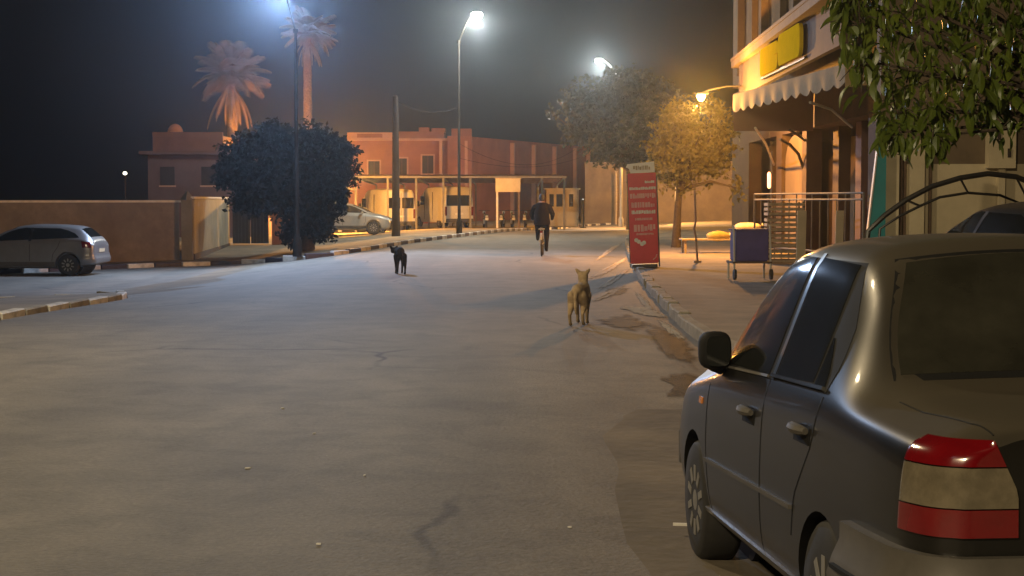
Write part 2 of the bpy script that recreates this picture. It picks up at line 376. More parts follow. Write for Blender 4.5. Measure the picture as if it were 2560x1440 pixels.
# far left pavement that bends to the right in front of the compound
farl = [G(-1400, 742), G(-600, 712), G(0, 686), G(240, 674), G(450, 666), G(615, 659), G(755, 650), G(870, 635), G(1000, 613), G(1150, 593), G(1300, 577), G(1450, 565), G(1600, 557), G(1800, 551), G(2100, 546)]
farl = smooth_line(farl, 2)
pavement('pavement_far_left', farl, lambda p, n: Vector((p.x * 1.0 - 6, max(p.y + 70, 130), 0)), -1, h=.14, ncross=16, kerbs=('kerb_black', 'kerb_white'), jag=.01)
# right pavement in front of the shops
rk = [(4.0, -25), (3.5, -4), (3.2, 4), (2.98, 8), (2.45, 13), (2.05, 17), G(1665, 780), G(1600, 705), G(1572, 645), G(1560, 604), G(1585, 580), G(1660, 565), G(1800, 557), G(2100, 551)]
rk = smooth_line(rk, 2)
def rout(p, n): return Vector((max(24, p.x + 8), min(p.y, 62) if p.x < 8 else p.y * .8, 0))
pavement('pavement_right', rk, rout, 1, h=.14, ncross=16, kerbs=('kerb_grey',), jag=.05, span=(.0, 1), skip=.04)

def blobsheet(name, pix, dz, m, label=None, kind='structure', amp=0.0, lift=0.0):
    """irregular flat patch on the road given by its outline in the photograph"""
    pts = [G(*p) for p in pix]; pts = smooth_line(pts + [pts[0]], 2)[:-1]
    c = sum(pts, Vector()) / len(pts); rows = []
    for k in range(6):
        f = 1 - k / 5.0; rows.append([])
        for i, p in enumerate(pts + [pts[0]]):
            q = c.lerp(p, f * (1 + .1 * math.sin(i * 2.3 + c.x * 7) + .07 * math.sin(i * .9 + c.y))); rows[-1].append((q.x, q.y, gz(q.x, q.y) + lift + dz + amp * (1 - f) ** .6 * (.7 + .3 * math.sin(i * 1.1 + k))))
    o = MB().grid(rows).build(name, m, smooth=True); tag(o, kind=kind)
    at_ = o.data.attributes.new('inner', 'FLOAT', 'POINT'); nn = len(rows[0])
    for k in range(len(rows)):
        for q in range(nn): at_.data[k * nn + q].value = k / 5.0
    return o
for ol in ([(1480, 800), (1545, 785), (1600, 792), (1640, 815), (1600, 835), (1530, 822)], [(1600, 815), (1660, 812), (1720, 850), (1760, 900), (1740, 930), (1690, 915), (1640, 870)], [(1640, 945), (1690, 925), (1765, 940), (1765, 990), (1740, 1005), (1650, 992), (1690, 968)]):
    blobsheet('dark_patch', ol, .005 + .0015 * (ol[0][1] % 3), M['asphalt_dark'])  # darker matt patches on the asphalt, fading out at the rim
blobsheet('dark_patch', [(1515, 722), (1560, 712), (1582, 722), (1560, 738), (1520, 745), (1500, 748)], .005, M['asphalt_dark'])
# low pale ridges along the broken kerb
for k, (x0, y0, x1, y1, wd) in enumerate([(1465, 700, 1575, 640, 9), (1490, 722, 1580, 672, 9), (1475, 752, 1560, 726, 8), (1545, 768, 1680, 800, 12), (1560, 610, 1480, 655, 7), (1585, 735, 1640, 780, 14), (1640, 800, 1720, 850, 12)]):
    n = 7; up, dn = [], []
    for i in range(n):
        t = i / (n - 1); x = x0 + (x1 - x0) * t; y = y0 + (y1 - y0) * t + 5 * math.sin(3 * t + k); w = wd * math.sin(math.pi * (t * .9 + .05))
        up.append((x, y - w)); dn.append((x, y + w))
    blobsheet('pale_ridge', up + dn[::-1], .006, M['pale_tan'], amp=.012, kind='stuff')

# ================================================================== walls and buildings on the left
def wall_run(name, label, cat, a, b, base, top, thick, m, coping=None, cop_h=.07, cop_over=.05, plinth=None):
    a, b = Vector((a[0], a[1], 0)), Vector((b[0], b[1], 0)); d = b - a; L = d.length; rz = math.atan2(d.y, d.x)
    t = thing(name, label, cat, (a.x, a.y, base), rz)
    MB().bb((0, 0, -.1), (L, thick, top - base)).build('wall', m, t)
    if coping: MB().bb((-cop_over, -cop_over, top - base + .001), (L + cop_over, thick + cop_over, top - base + cop_h)).build('coping', coping, t, bevel=.015)
    if plinth: MB().bb((0, -.03, -.08), (L, -.002, .28)).build('plinth', plinth, t)
    return t
DW = 52.5; p1 = at(470, 640, DW)
wall_run('boundary_wall', 'long low beige rendered wall with pale coping behind the silver hatchback', 'wall', (-29.1, 35.6), (p1.x - .26, DW - .1), -.6, Z(506, DW), .22, M['render_tan'], M['coping'])
pil = thing('gate_pillar', 'narrow pillar with pointed cap at the corner of the low beige wall', 'pillar', (p1.x, DW, -.5))
MB().bb((-.2, -.08, 0), (.16, .32, Z(500, DW) + .5)).build('shaft', M['render_cream'], pil)
MB().lathe([(.26, 0), (.22, .06), (.02, .3)], 4, c=(-.02, .12, Z(500, DW) + .502)).build('cap', M['render_cream'], pil)
DG = 66.0; e2 = Vector((X(574, DG), DG))
wall_run('side_wall', 'yellowish rendered wall with coping between the pointed pillar and the dark gate', 'wall', (p1.x + .17, DW + .1), e2, -.5, Z(497, 58), .2, M['render_cream'], M['coping'], plinth=M['brown_tile'])
g = thing('metal_gate', 'dark metal double gate under the large dark tree', 'gate', (e2.x + .1, DG + .1, -.3))
gw = X(672, DG) - e2.x - .1
for k in range(2):
    lf = MB().bb((k * gw / 2 + .02, -.03, .06), ((k + 1) * gw / 2 - .02, .03, 2.0)).build('gate_leaf', M['black_metal'], g)
    for j in range(5):
        x = k * gw / 2 + .1 + j * (gw / 2 - .2) / 4
        MB().bb((x - .02, -.055, .1), (x + .02, -.031, 1.95)).build('bar', M['black_metal'], lf)
pb = thing('gate_pier', 'short broad pier lit orange between the dark gate and the lamp post', 'pillar', (X(675, DG), DG + .5, -.3))
MB().bb((0, 0, 0), (X(738, DG) - X(675, DG), .4, Z(522, DG) + .3)).build('block', M['terracotta_pale'], pb)
MB().lathe([(.2, 0), (.26, .1), (.2, .22), (.02, .3)], 8, c=(.55, .2, Z(522, DG) + .302)).build('finial', M['terracotta_pale'], pb, True)

def block(name, label, d, px0, px1, ytop, depth, m, base=-.4, cat='building'):
    t = thing(name, label, cat, (X(px0, d), d, base)); w = X(px1, d) - X(px0, d); h = Z(ytop, d) - base
    MB().bb((0, 0, 0), (w, depth, h)).build('wall', m, t)
    return t, w, h
t, w, h = block('flat_roofed_house', 'dark reddish flat roofed house behind the low tan wall', 76, 372, 640, 386, 9, M['maroon'])
MB().bb((-.35, -.35, h + .001), (w + .3, 9.3, h + .16)).build('roof_slab', M['maroon'], t)
for k in (0.6, 2.6):
    wd = MB().bb((k, -.02, h - 1.5), (k + .7, -.002, h - .6)).build('window', M['dark'], t)
    MB().bb((k - .06, -.05, h - 1.58), (k + .76, -.003, h - 1.502)).build('sill', M['terracotta_pale'], wd)
t, w, h = block('distant_house', 'distant unlit house with a small dome on its roof left of the palms', 122, 385, 560, 340, 10, M['maroon'])
dm = [(.62 * math.cos(a), .75 * math.sin(a)) for a in [k * math.pi / 2 / 7 for k in range(8)]]
MB().lathe([(.7, -.25), (.7, 0)] + dm[:-1] + [(.03, .75)], 16, c=(X(435, 122) - X(385, 122), 1, h + .25)).build('dome', M['terracotta_pale'], t, True)
MB().bb((0, -.1, h + .001), (w, 0.15, h + .3)).build('parapet', M['maroon'], t)

# ---- compound building with windows, and the long pilastered wall beside it
DB = 130.0
bx = X(872, DB)
t = thing('compound_building', 'two storey terracotta building with framed windows behind the carport', 'building', (bx, DB, -.4))
def bxp(px): return X(px, DB) - bx
def bzp(py): return Z(py, DB) + .4
wins = [(922, 950, 403, 442), (992, 1018, 396, 442), (1056, 1084, 389, 434)]
# wall with real openings: vertical strips between the windows
def pierced(m, x0, x1, z0, z1, holes, y0=0, y1=.4):
    xs = sorted({x0, x1} | {h for q in holes for h in q[:2]})
    for a, b in zip(xs, xs[1:]):
        hs = [q for q in holes if q[0] <= a + 1e-6 and q[1] >= b - 1e-6]
        if not hs: m.bb((a, y0, z0), (b, y1, z1))
        else:
            q = hs[0]
            if q[2] > z0: m.bb((a, y0, z0), (b, y1, q[2]))
            if q[3] < z1: m.bb((a, y0, q[3]), (b, y1, z1))
mm = MB(); holes = [(bxp(a), bxp(b), bzp(d), bzp(c)) for a, b, c, d in wins]
pierced(mm, 0, bxp(1120), 0, bzp(352), holes); mm.build('wall', M['terracotta'], t)
MB().bb((.0, .42, 0), (bxp(1120), 8, bzp(353))).build('inner_block', M['dark'], t)
for a, b, z0, z1 in holes:
    fr = MB(); e = .12
    fr.bb((a - e, -.06, z0 - e), (a, -.001, z1 + e)); fr.bb((b, -.06, z0 - e), (b + e, -.001, z1 + e)); fr.bb((a, -.06, z1), (b, -.001, z1 + e)); fr.bb((a, -.06, z0 - e), (b, -.001, z0))
    f = fr.build('window', M['terracotta_pale'], t)
    MB().bb((a + .03, .18, z0), (b - .03, .2, z1)).build('pane', M['dark'], f)
    MB().bb(((a + b) / 2 - .03, .14, z0), ((a + b) / 2 + .03, .179, z1)).build('mullion', M['wood_dark'], f)
MB().bb((-.2, -.25, bzp(352) + .001), (bxp(1125), 8.2, bzp(346))).build('cornice', M['terracotta_pale'], t)
MB().bb((-.1, .1, bzp(346) + .001), (bxp(983), .35, bzp(331))).build('parapet', M['terracotta_pale'], t)
MB().bb((bxp(894), .06, bzp(344)), (bxp(957), .098, bzp(334))).build('parapet_panel', M['terracotta'], t)
MB().bb((bxp(985), .5, bzp(346) + .001), (bxp(1110), 4, bzp(328))).build('roof_block', M['terracotta'], t)
for a, b, z in ((1046, 1072, 317), (1078, 1112, 319), (1128, 1178, 320)):
    MB().bb((bxp(a), 1, bzp(329) if a < 1120 else bzp(341) + .002), (bxp(b), 3, bzp(z))).build('roof_parapet', M['terracotta'], t)
MB().bb((bxp(1120) + .001, -.8, 0), (bxp(1180), 6, bzp(341))).build('corner_tower', M['terracotta'], t)
for a in (1100, 1163):
    MB().bb((bxp(a), -.95, 0), (bxp(a + 7), -.802 if a > 1120 else -.001, bzp(353))).build('pilaster', M['terracotta_pale'], t)
a, b = Vector((X(1182, 130), 130.5, 0)), Vector((X(1475, 156), 156, 0)); L = (b - a).length
t = thing('pilastered_wall', 'long high terracotta wall with pale posts receding behind the signboard', 'wall', (a.x, a.y, -.5), math.atan2((b - a).y, (b - a).x))
MB().bb((0, 0, 0), (L, .35, Z(342, 130.5) + .5)).build('wall', M['terracotta'], t)
for px in (1277, 1330, 1382, 1433, 1466):
    lo, hi = 0., 1.
    for _ in range(40):
        mid = (lo + hi) / 2; p = a.lerp(b, mid)
        if 1280 + F * p.x / p.y < px: lo = mid
        else: hi = mid
    MB().bb((L * lo - .12, -.35, 0), (L * lo + .12, -.002, Z(342, 130.5) + .25)).build('post', M['terracotta_pale'], t)
wall_run('end_wall', 'brown rendered wall behind the red sign at the bend', 'wall', (X(1462, 118), 118), (24, 112), -.4, Z(408, 118), .3, M['shop_wall'], M['render_tan'])
for px, y0 in ((1540, 430),):
    p = thing('wall_post', 'thin pale post standing against the brown end wall', 'post', (X(px, 116), 116, -.2))
    MB().tube([(0, 0, 0), (.03, 0, 2.2), (.0, 0, Z(y0, 116) + .2)], .07).build('shaft', M['wood'], p, True); MB().box((0, 0, Z(y0, 116) + .22), (.2, .2, .04)).build('cap', M['wood'], p)

# ================================================================== vehicles
def pchip(keys):
    x = np.array([k[0] for k in keys], float); y = np.array([k[1] for k in keys], float)
    h = np.diff(x); d = np.diff(y) / h; m = np.zeros(len(x)); m[0], m[-1] = d[0], d[-1]
    for i in range(1, len(x) - 1):
        if d[i - 1] * d[i] > 0:
            w1, w2 = 2 * h[i] + h[i - 1], h[i] + 2 * h[i - 1]; m[i] = (w1 + w2) / (w1 / d[i - 1] + w2 / d[i])
    def f(t):
        t = min(max(t, x[0]), x[-1]); i = min(int(np.searchsorted(x, t, 'right')) - 1, len(x) - 2); s = (t - x[i]) / h[i]
        return float((2 * s**3 - 3 * s**2 + 1) * y[i] + (s**3 - 2 * s**2 + s) * h[i] * m[i] + (-2 * s**3 + 3 * s**2) * y[i + 1] + (s**3 - s**2) * h[i] * m[i + 1])
    return f
class Body:
    """car body lofted from cross sections; y runs from the rear bumper (0) to the nose"""
    def __init__(s, spec):
        s.sp = spec; s.L = spec['L']
        for k in ('zc', 'wr', 'w', 'zb', 'zs', 'cr'): setattr(s, k, pchip(spec[k]))
        s.cache = {}
    def ctrl(s, y):
        w, wr, zb, zs, zc = s.w(y), s.wr(y), s.zb(y), s.zs(y), s.zc(y); zr = zc - s.cr(y); w6 = .957 * w
        def lp(t): return (w6 + (wr - w6) * t, zb - .015 + (zr - zb + .015) * t)
        return [(0, zs), (.6 * w, zs), (.9 * w, zs), (.975 * w, zs + .07), (w, zs + .2), (1.003 * w, (zs + zb) * .52), (.992 * w, zb - .15), (.975 * w, zb - .05), lp(.06), lp(.3), lp(.6), lp(.9), (wr * .95, zr + .012), (wr * .75, zc - s.cr(y) * .35), (wr * .4, zc - .006), (0, zc)]
    def section(s, y, n=4):
        k = round(y, 4)
        if k in s.cache: return s.cache[k]
        c = s.ctrl(y); c = [(-c[1][0], c[1][1])] + c + [(-c[-2][0], c[-2][1])]; out = []
        for i in range(len(c) - 3):
            for j in range(n):
                t = j / n; b = ((1 - t)**3 / 6, (3 * t**3 - 6 * t**2 + 4) / 6, (-3 * t**3 + 3 * t**2 + 3 * t + 1) / 6, t**3 / 6)
                out.append((sum(b[q] * c[i + q][0] for q in range(4)), sum(b[q] * c[i + q][1] for q in range(4))))
        b = (1 / 6, 4 / 6, 1 / 6); out.append((sum(b[q] * c[len(c) - 3 + q][0] for q in range(3)), sum(b[q] * c[len(c) - 3 + q][1] for q in range(3))))
        out[0] = (0, out[0][1]); out[-1] = (0, out[-1][1]); s.cache[k] = out; return out
    def sx(s, y, z):                                   # half width of the body at y, z (side)
        q = s.section(y)[12:]; zz = [p[1] for p in q]; i = int(np.argmax(zz)); return float(np.interp(z, zz[:i + 1], [p[0] for p in q[:i + 1]]))
    def zt(s, y, x):                                   # height of the upper surface at y, x
        q = s.section(y)[28:][::-1]; return float(np.interp(abs(x), [p[0] for p in q], [p[1] for p in q]))
    def side_pt(s, y, z, off, sd=-1):
        x = s.sx(y, z); e = .02
        dy = (s.sx(y + e, z) - s.sx(y - e, z)) / (2 * e); dz = (s.sx(y, z + e) - s.sx(y, z - e)) / (2 * e)
        n = Vector((1, -dy, -dz)).normalized() * off; return (sd * (x + n.x), y + n.y, z + n.z)
    def side(s, Lc, Rc, off=.004, sd=-1, nu=10, nv=10, skirt=.012):
        """panel on the side between two edge polylines given in (y, z)"""
        def pl(c, t):
            k = t * (len(c) - 1); i = min(int(k), len(c) - 2); k -= i; return (c[i][0] + (c[i + 1][0] - c[i][0]) * k, c[i][1] + (c[i + 1][1] - c[i][1]) * k)
        yz = [[(pl(Lc, v / nv)[0] * (1 - u / nu) + pl(Rc, v / nv)[0] * u / nu, pl(Lc, v / nv)[1] * (1 - u / nu) + pl(Rc, v / nv)[1] * u / nu) for u in range(nu + 1)] for v in range(nv + 1)]
        return s.skirted([[s.side_pt(y, z, off, sd) for y, z in r] for r in yz], [[s.side_pt(y, z, -skirt, sd) for y, z in r] for r in yz])
    @staticmethod
    def skirted(rows, low):
        m = MB().grid(rows); nv, nu = len(rows), len(rows[0])
        rim = [(0, j) for j in range(nu)] + [(i, nu - 1) for i in range(1, nv)] + [(nv - 1, j) for j in range(nu - 2, -1, -1)] + [(i, 0) for i in range(nv - 2, 0, -1)]
        a = [rows[i][j] for i, j in rim]; b = [low[i][j] for i, j in rim]; n = len(rim)
        m.add(a + b, [(k, (k + 1) % n, n + (k + 1) % n, n + k) for k in range(n)]); return m
    def topy(s, x, z, y0, y1):                         # y where the upper surface passes height z (monotone between y0 and y1)
        f0 = s.zt(y0, x) - z
        for _ in range(30):
            ym = (y0 + y1) / 2; f = s.zt(ym, x) - z
            if f * f0 > 0: y0 = ym
            else: y1 = ym
        return (y0 + y1) / 2
    def screen(s, bot, top, yr, off=.004, nu=14, nv=8, bulge=0):
        """front or rear window; bot and top are (half width, z at the centre, z at the edge)"""
        rows, low = [], []
        for v in range(nv + 1):
            t = v / nv; r, q = [], []
            for u in range(nu + 1):
                k = -1 + 2 * u / nu; hw = bot[0] + (top[0] - bot[0]) * t + bulge * math.sin(math.pi * t); x = hw * k
                z = (bot[1] + (bot[2] - bot[1]) * k * k) * (1 - t) + (top[1] + (top[2] - top[1]) * k * k) * t
                y = s.topy(x, z, *yr); sg = -1 if yr[0] < s.L / 2 else 1; r.append((x, y + sg * off * .7, z + off * .7)); q.append((x, y - sg * .012, z - .012))
            rows.append(r); low.append(q)
        return s.skirted(rows, low)
    def mesh(s, name, arches, wheel_r):
        ys = sorted(set(list(np.round(np.arange(0, s.L + .001, .04), 4)) + [.01, .02, .03, .05, .07, .1, s.L - .01, s.L - .02, s.L - .03, s.L - .05, s.L - .07, s.L]))
        ys = [float(y) for y in ys if y <= s.L]; rows = []
        for y in ys:
            q = s.section(y); rows.append([(p[0], y, p[1]) for p in q] + [(-p[0], y, p[1]) for p in q[-2:0:-1]])
        n = len(rows[0]); v = [p for r in rows for p in r]; m = MB()
        f = [(i * n + j, i * n + (j + 1) % n, (i + 1) * n + (j + 1) % n, (i + 1) * n + j) for i in range(len(rows) - 1) for j in range(n)]
        f += [tuple(range(n)), tuple((len(rows) - 1) * n + j for j in range(n - 1, -1, -1))]
        m.add(v, f); me = m.mesh(name, True)
        ob = bpy.data.objects.new('t', me); COL.objects.link(ob); cut = MB()
        for y, z in arches:
            for sd in (-1, 1): cut.lathe([(wheel_r, sd * (s.w(y) - .24)), (wheel_r, sd * (s.w(y) + .2))], 36, 'X', (0, y, z))
        co = bpy.data.objects.new('c', cut.mesh('c')); COL.objects.link(co)
        bo = ob.modifiers.new('b', 'BOOLEAN'); bo.object = co; bo.operation = 'DIFFERENCE'; bo.solver = 'EXACT'
        dg = bpy.context.evaluated_depsgraph_get(); r = bpy.data.meshes.new_from_object(ob.evaluated_get(dg))
        bpy.data.objects.remove(ob); bpy.data.objects.remove(co); r.name = name; r.materials.clear()
        r.polygons.foreach_set('use_smooth', [True] * len(r.polygons)); r.set_sharp_from_angle(angle=R(35))
        return r
WHEELS = {}
def wheel(parent, x, y, r, style='cap'):
    k = (round(r, 3), style)
    if k not in WHEELS:
        w = .09
        t = MB().lathe([(r * .62, -w), (r * .9, -w), (r * .97, -w * .85), (r, -w * .55), (r, w * .55), (r * .97, w * .85), (r * .9, w), (r * .62, w)], 40, 'X').mesh('tyre', True)
        h = MB().lathe([(r * .64, -.05), (r * .66, .055), (r * .6, .08), (r * .35, .07), (r * .3, .088), (.012, .092)], 32, 'X')
        for j in range(10):
            a = 2 * math.pi * j / 10; rot = Matrix.Rotation(a, 3, 'X'); h.box(rot @ Vector((.078, 0, r * .45)), (.03, .035, r * .26), rot)
        h = h.mesh('hubcap', True); t.materials.append(M['tyre']); h.materials.append(M['hubcap'])
        WHEELS[k] = (t, h)
    sd = -1 if x < 0 else 1
    o = link('wheel', WHEELS[k][0], None, parent, (x, y, r)); link('hubcap', WHEELS[k][1], None, o, (0, 0, 0), (0, 0, math.pi if sd < 0 else 0))
    return o
def plan_band(B, z0, z1, off, y_end, x_in, sd=None, nz=5, low=-.01, zcurve=None, rows_x=None):
    """band wrapped round the rear corners (bumpers, lamps): follows the body's plan at each height"""
    def path(z):
        pts = []
        yy = [y_end - (y_end - .0) * k / 14 for k in range(15)]
        for y in yy: pts.append(B.side_pt(max(y, .012), z, 0, -1)[:2] if y > .012 else (-B.sx(.004, z), .0))
        return pts
    def offp(pts, d, tail):
        out = []
        P = [Vector((a, b)) for a, b in pts] + [Vector((t, -.0)) for t in tail]
        for i, p in enumerate(P):
            t = (P[min(i + 1, len(P) - 1)] - P[max(i - 1, 0)]).normalized(); n = Vector((t.y, -t.x)) * -1
            if n.y > 0 and n.x > 0: n = -n
            n = Vector((-abs(t.y), -abs(t.x))); out.append(p + n * d)
        return out
    rows, lo = [], []
    for k in range(nz + 1):
        z = z0 + (z1 - z0) * k / nz; pts = path(z); xe = pts[-1][0]
        tail = [xe + (x_in - xe) * q / 8 for q in range(1, 9)]
        o = off(k / nz) if callable(off) else off
        rows.append([(p.x, p.y, z) for p in offp(pts, o, tail)]); lo.append([(p.x, p.y, z) for p in offp(pts, low, tail)])
    return rows, lo

SEDAN = dict(L=4.1,
    zc=[(0, .965), (.03, .985), (.12, 1.0), (.45, 1.015), (.6, 1.03), (.68, 1.07), (1.0, 1.4), (1.12, 1.475), (1.3, 1.518), (1.8, 1.535), (2.2, 1.505), (2.4, 1.44), (2.95, 1.02), (3.05, .985), (3.5, .93), (3.95, .8), (4.06, .7), (4.1, .6)],
    cr=[(0, .03), (.55, .03), (.75, .045), (1.1, .06), (1.3, .07), (2.2, .07), (2.6, .06), (3, .03), (4.1, .04)],
    wr=[(0, .53), (.1, .62), (.5, .63), (.75, .6), (1.1, .57), (1.8, .58), (2.3, .57), (2.9, .66), (3.1, .66), (3.9, .58), (4.1, .45)],
    w=[(0, .66), (.03, .72), (.08, .755), (.2, .785), (.5, .8), (1.5, .807), (2.6, .807), (3.3, .8), (3.8, .75), (4.0, .66), (4.1, .5)],
    zb=[(0, .92), (.5, .96), (1.0, .985), (1.5, .965), (2.6, .93), (3.3, .85), (3.9, .72), (4.1, .55)],
    zs=[(0, .34), (.3, .26), (.8, .2), (3.3, .2), (3.8, .24), (4.1, .34)])
def sedan(name, label, loc, rz, P, group=None, detail=True):
    B = Body(SEDAN); t = thing(name, label, 'car', loc, rz, group); wr = .285
    body = link('body', B.mesh('body', [(.93, .275), (3.16, .3)], .32), P, t)
    for y, z in ((.93, .275), (3.16, .3)):
        MB().lathe([(.315, -.55), (.315, .55)], 24, 'X', (0, y, z)).build('wheel_well', M['trim'], t)
        for sd in (-1, 1): wheel(t, sd * .705, y, wr)
    gl, gr = M['glass'], M['glass_rear']
    for sd in (-1, 1):
        # dark window surround, then the panes
        fd = [(2.86, .968), (2.62, 1.13), (2.4, 1.3), (2.2, 1.405), (2.05, 1.43)]; fb = [(1.83, .985), (1.82, 1.07), (1.81, 1.2), (1.8, 1.33), (1.79, 1.438)]
        d1 = B.side([(2.93, .955), (2.68, 1.12), (2.44, 1.31), (2.22, 1.422), (2.05, 1.447)], [(1.02, .985), (1.0, 1.08), (1.03, 1.2), (1.12, 1.33), (1.2, 1.42)], .0015, sd, 20, 10).build('window_surround', M['trim'], t, True)
        B.side(fd, fb, .005, sd, 14, 10).build('side_window', gl, t, True)
        B.side([(1.71, .99), (1.705, 1.07), (1.7, 1.2), (1.695, 1.33), (1.69, 1.437)], [(1.2, 1.005), (1.2, 1.09), (1.21, 1.2), (1.22, 1.32), (1.24, 1.412)], .005, sd, 12, 10).build('side_window', gl, t, True)
        B.side([(1.175, 1.0), (1.175, 1.08), (1.18, 1.16)], [(1.05, 1.0), (1.08, 1.06), (1.165, 1.16)], .004, sd, 5, 6).build('quarter_window', M['glass'], t, True)
        B.side([(1.775, .97), (1.765, 1.1), (1.755, 1.27), (1.74, 1.452)], [(1.735, .97), (1.725, 1.1), (1.715, 1.27), (1.7, 1.452)], .0045, sd, 2, 10).build('pillar_trim', P, t, True)
        B.side([(1.78, .978), (1.78, .99)], [(1.05, .988), (1.05, 1.0)], .012, sd, 14, 2).build('belt_strip', M['chrome'], t, True)
        B.side([(2.85, .945), (2.85, .955)], [(1.83, .972), (1.83, .982)], .009, sd, 14, 2).build('belt_strip', M['bumper'], t, True)
        # shut lines
        for c in ([(2.87, .9), (2.86, .6), (2.8, .3)], [(1.80, .965), (1.8, .6), (1.8, .28)], [(1.03, .97), (1.08, .8), (1.28, .6), (1.32, .45)]):
            B.side(c, [(y - .009, z) for y, z in c], .0015, sd, 1, 14, .003).build('door_gap', M['trim'], t)
        # handles
        for y, z in ((2.02, .805), (1.2, .825)):
            hb = B.side([(y + .1, z - .03), (y + .1, z + .03)], [(y - .1, z - .03), (y - .1, z + .03)], .003, sd, 4, 2).build('handle_recess', M['trim'], t, True)
            q = [B.side_pt(y + a, z + .018, .012 + .016 * math.cos(a / .1 * 1.5), sd) for a in (-.095, -.06, 0, .06, .095)]
            MB().tube(q, [.012, .019, .021, .019, .012], 8).build('door_handle', M['bumper'], hb, True)
        B.side([(2.84, .515), (2.84, .53)], [(1.30, .545), (1.30, .56)], .012, sd, 24, 3).build('rubbing_strip', M['bumper'], t, True)
        B.side([(2.9, .28), (2.9, .3)], [(1.33, .28), (1.33, .3)], .014, sd, 20, 2).build('sill_moulding', P, t, True)
        B.side([(3.05, .76), (3.05, .79)], [(2.98, .76), (2.98, .79)], .006, sd, 3, 2).build('side_repeater', M['amber'], t, True)
        # mirror: stalk and rounded shell
        mb = MB(); c = Vector((sd * .81, 2.6, 1.03)); rr = []
        for i in range(13):
            a = -math.pi / 2 + math.pi * i / 12; P_ = lambda v: math.copysign(abs(v) ** .62, v)
            rr.append([(c.x + sd * .07 * P_(math.cos(a)) * P_(math.cos(b)), c.y + .03 + .075 * P_(math.sin(b)) * P_(math.cos(a)), c.z + .084 * P_(math.sin(a))) for b in [2 * math.pi * k / 20 for k in range(21)]])
        mr = mb.grid(rr).build('mirror', M['trim'], t, True)
        MB().tube([(sd * .76, 2.7, .96), (sd * .8, 2.69, .97), (sd * .85, 2.67, .99)], [.045, .04, .03], 8).build('stalk', M['trim'], mr, True)
        MB().prism([(c.x + .052 * math.copysign(abs(math.cos(a)) ** .5, math.cos(a)), c.z + .066 * math.copysign(abs(math.sin(a)) ** .5, math.sin(a))) for a in [2 * math.pi * k / 20 for k in range(20)]], 'Y', c.y - .05, c.y - .044).build('mirror_glass', M['glass'], mr)
    for bot, top, yr in (((.6, 1.08, 1.065), (.47, 1.455, 1.42), (.55, 1.3)), ((.64, 1.04, 1.03), (.5, 1.465, 1.43), (3.2, 2.1))):
        rear = yr[0] < 1
        B.screen((bot[0] + .025, bot[1] - .018, bot[2] - .018), (top[0] + .025, top[1] + .014, top[2] + .014), yr, .0015, bulge=.02).build('screen_surround', M['trim'], t, True)
        B.screen(bot, top, yr, .005, bulge=.02).build('rear_window' if rear else 'windscreen', gr if rear else gl, t, True)
    # boot lid gaps
    for sd in (-1, 1):
        c = [(sd * .645, .60), (sd * .64, .4), (sd * .6, .12), (sd * .57, .03)]; q = []
        for i in range(16):
            k = i / 15 * 3; a = min(int(k), 2); k -= a; x = c[a][0] + (c[a + 1][0] - c[a][0]) * k; y = c[a][1] + (c[a + 1][1] - c[a][1]) * k; q.append((x, y, B.zt(y, x) + .001))
        MB().tube(q, .0028, 5).build('boot_gap', M['trim'], t)
    # bumpers, tail lamps, plate strip
    rows, lo = plan_band(B, .36, .625, lambda k: .035 + .045 * math.sin(math.pi * min(1, k * 1.15 + .12)), .6, 0)
    full = [r + [(-x, y, z) for x, y, z in r[-2::-1]] for r in rows]; flo = [r + [(-x, y, z) for x, y, z in r[-2::-1]] for r in lo]
    B.skirted(full, flo).build('rear_bumper', M['bumper'], t, True)
    rows, lo = plan_band(B, .49, .503, .082, .56, 0); B.skirted([r + [(-x, y, z) for x, y, z in r[-2::-1]] for r in rows], [r + [(-x, y, z) for x, y, z in r[-2::-1]] for r in lo]).build('bumper_groove', M['trim'], t, True)
    for sd in (-1, 1):
        lamp = None
        for z0, z1, m in ((.755, .87, 'lens_clear'), (.675, .755, 'lens_red'), (.87, .945, 'lens_red')):
            def xin(z): return -.515 - .07 * max(0, (z - .8) / .15)
            rows, lo = plan_band(B, z0 + .002, z1 - .002, .012, .17, -.5, nz=4)
            cut = [[(p if p[0] < xin(p[2]) else (xin(p[2]), p[1], p[2])) for p in r] for r in rows]
            if sd > 0: cut = [[(-x, y, z) for x, y, z in r] for r in cut]; lo = [[(-x, y, z) for x, y, z in r] for r in lo]
            lo = [[(a[0], max(a[1], .0) + .01, a[2]) for a in r] for r in cut]
            o = B.skirted(cut, lo).build('tail_lamp' if lamp is None else 'lens', M[m], t if lamp is None else lamp, True); lamp = lamp or o
    MB().bb((-.44, -.022, .755), (.44, .001, .835)).build('boot_garnish', M['chrome'], t, bevel=.008)
    MB().bb((-.46, -.004, .62), (.46, .002, .74)).build('plate_recess', P, t)
    MB().bb((-.26, -.012, .63), (.26, -.005, .735)).build('number_plate', M['sign_white'], t)
    MB().bb((-.7, 4.02, .3), (.7, 4.14, .55)).build('front_bumper', M['bumper'], t, bevel=.04)
    for sd in (-1, 1): MB().bb((sd * .4 - .14, 3.95, .6), (sd * .4 + .14, 4.085, .72)).build('headlight', M['headlight'], t, bevel=.02)
    return t
near_car = sedan('parked_car', 'dusty charcoal sedan parked at the kerb in the right foreground', (1.9, 4.25, 0), .075, M['paint_dark']); near_car.rotation_euler.x = -.034

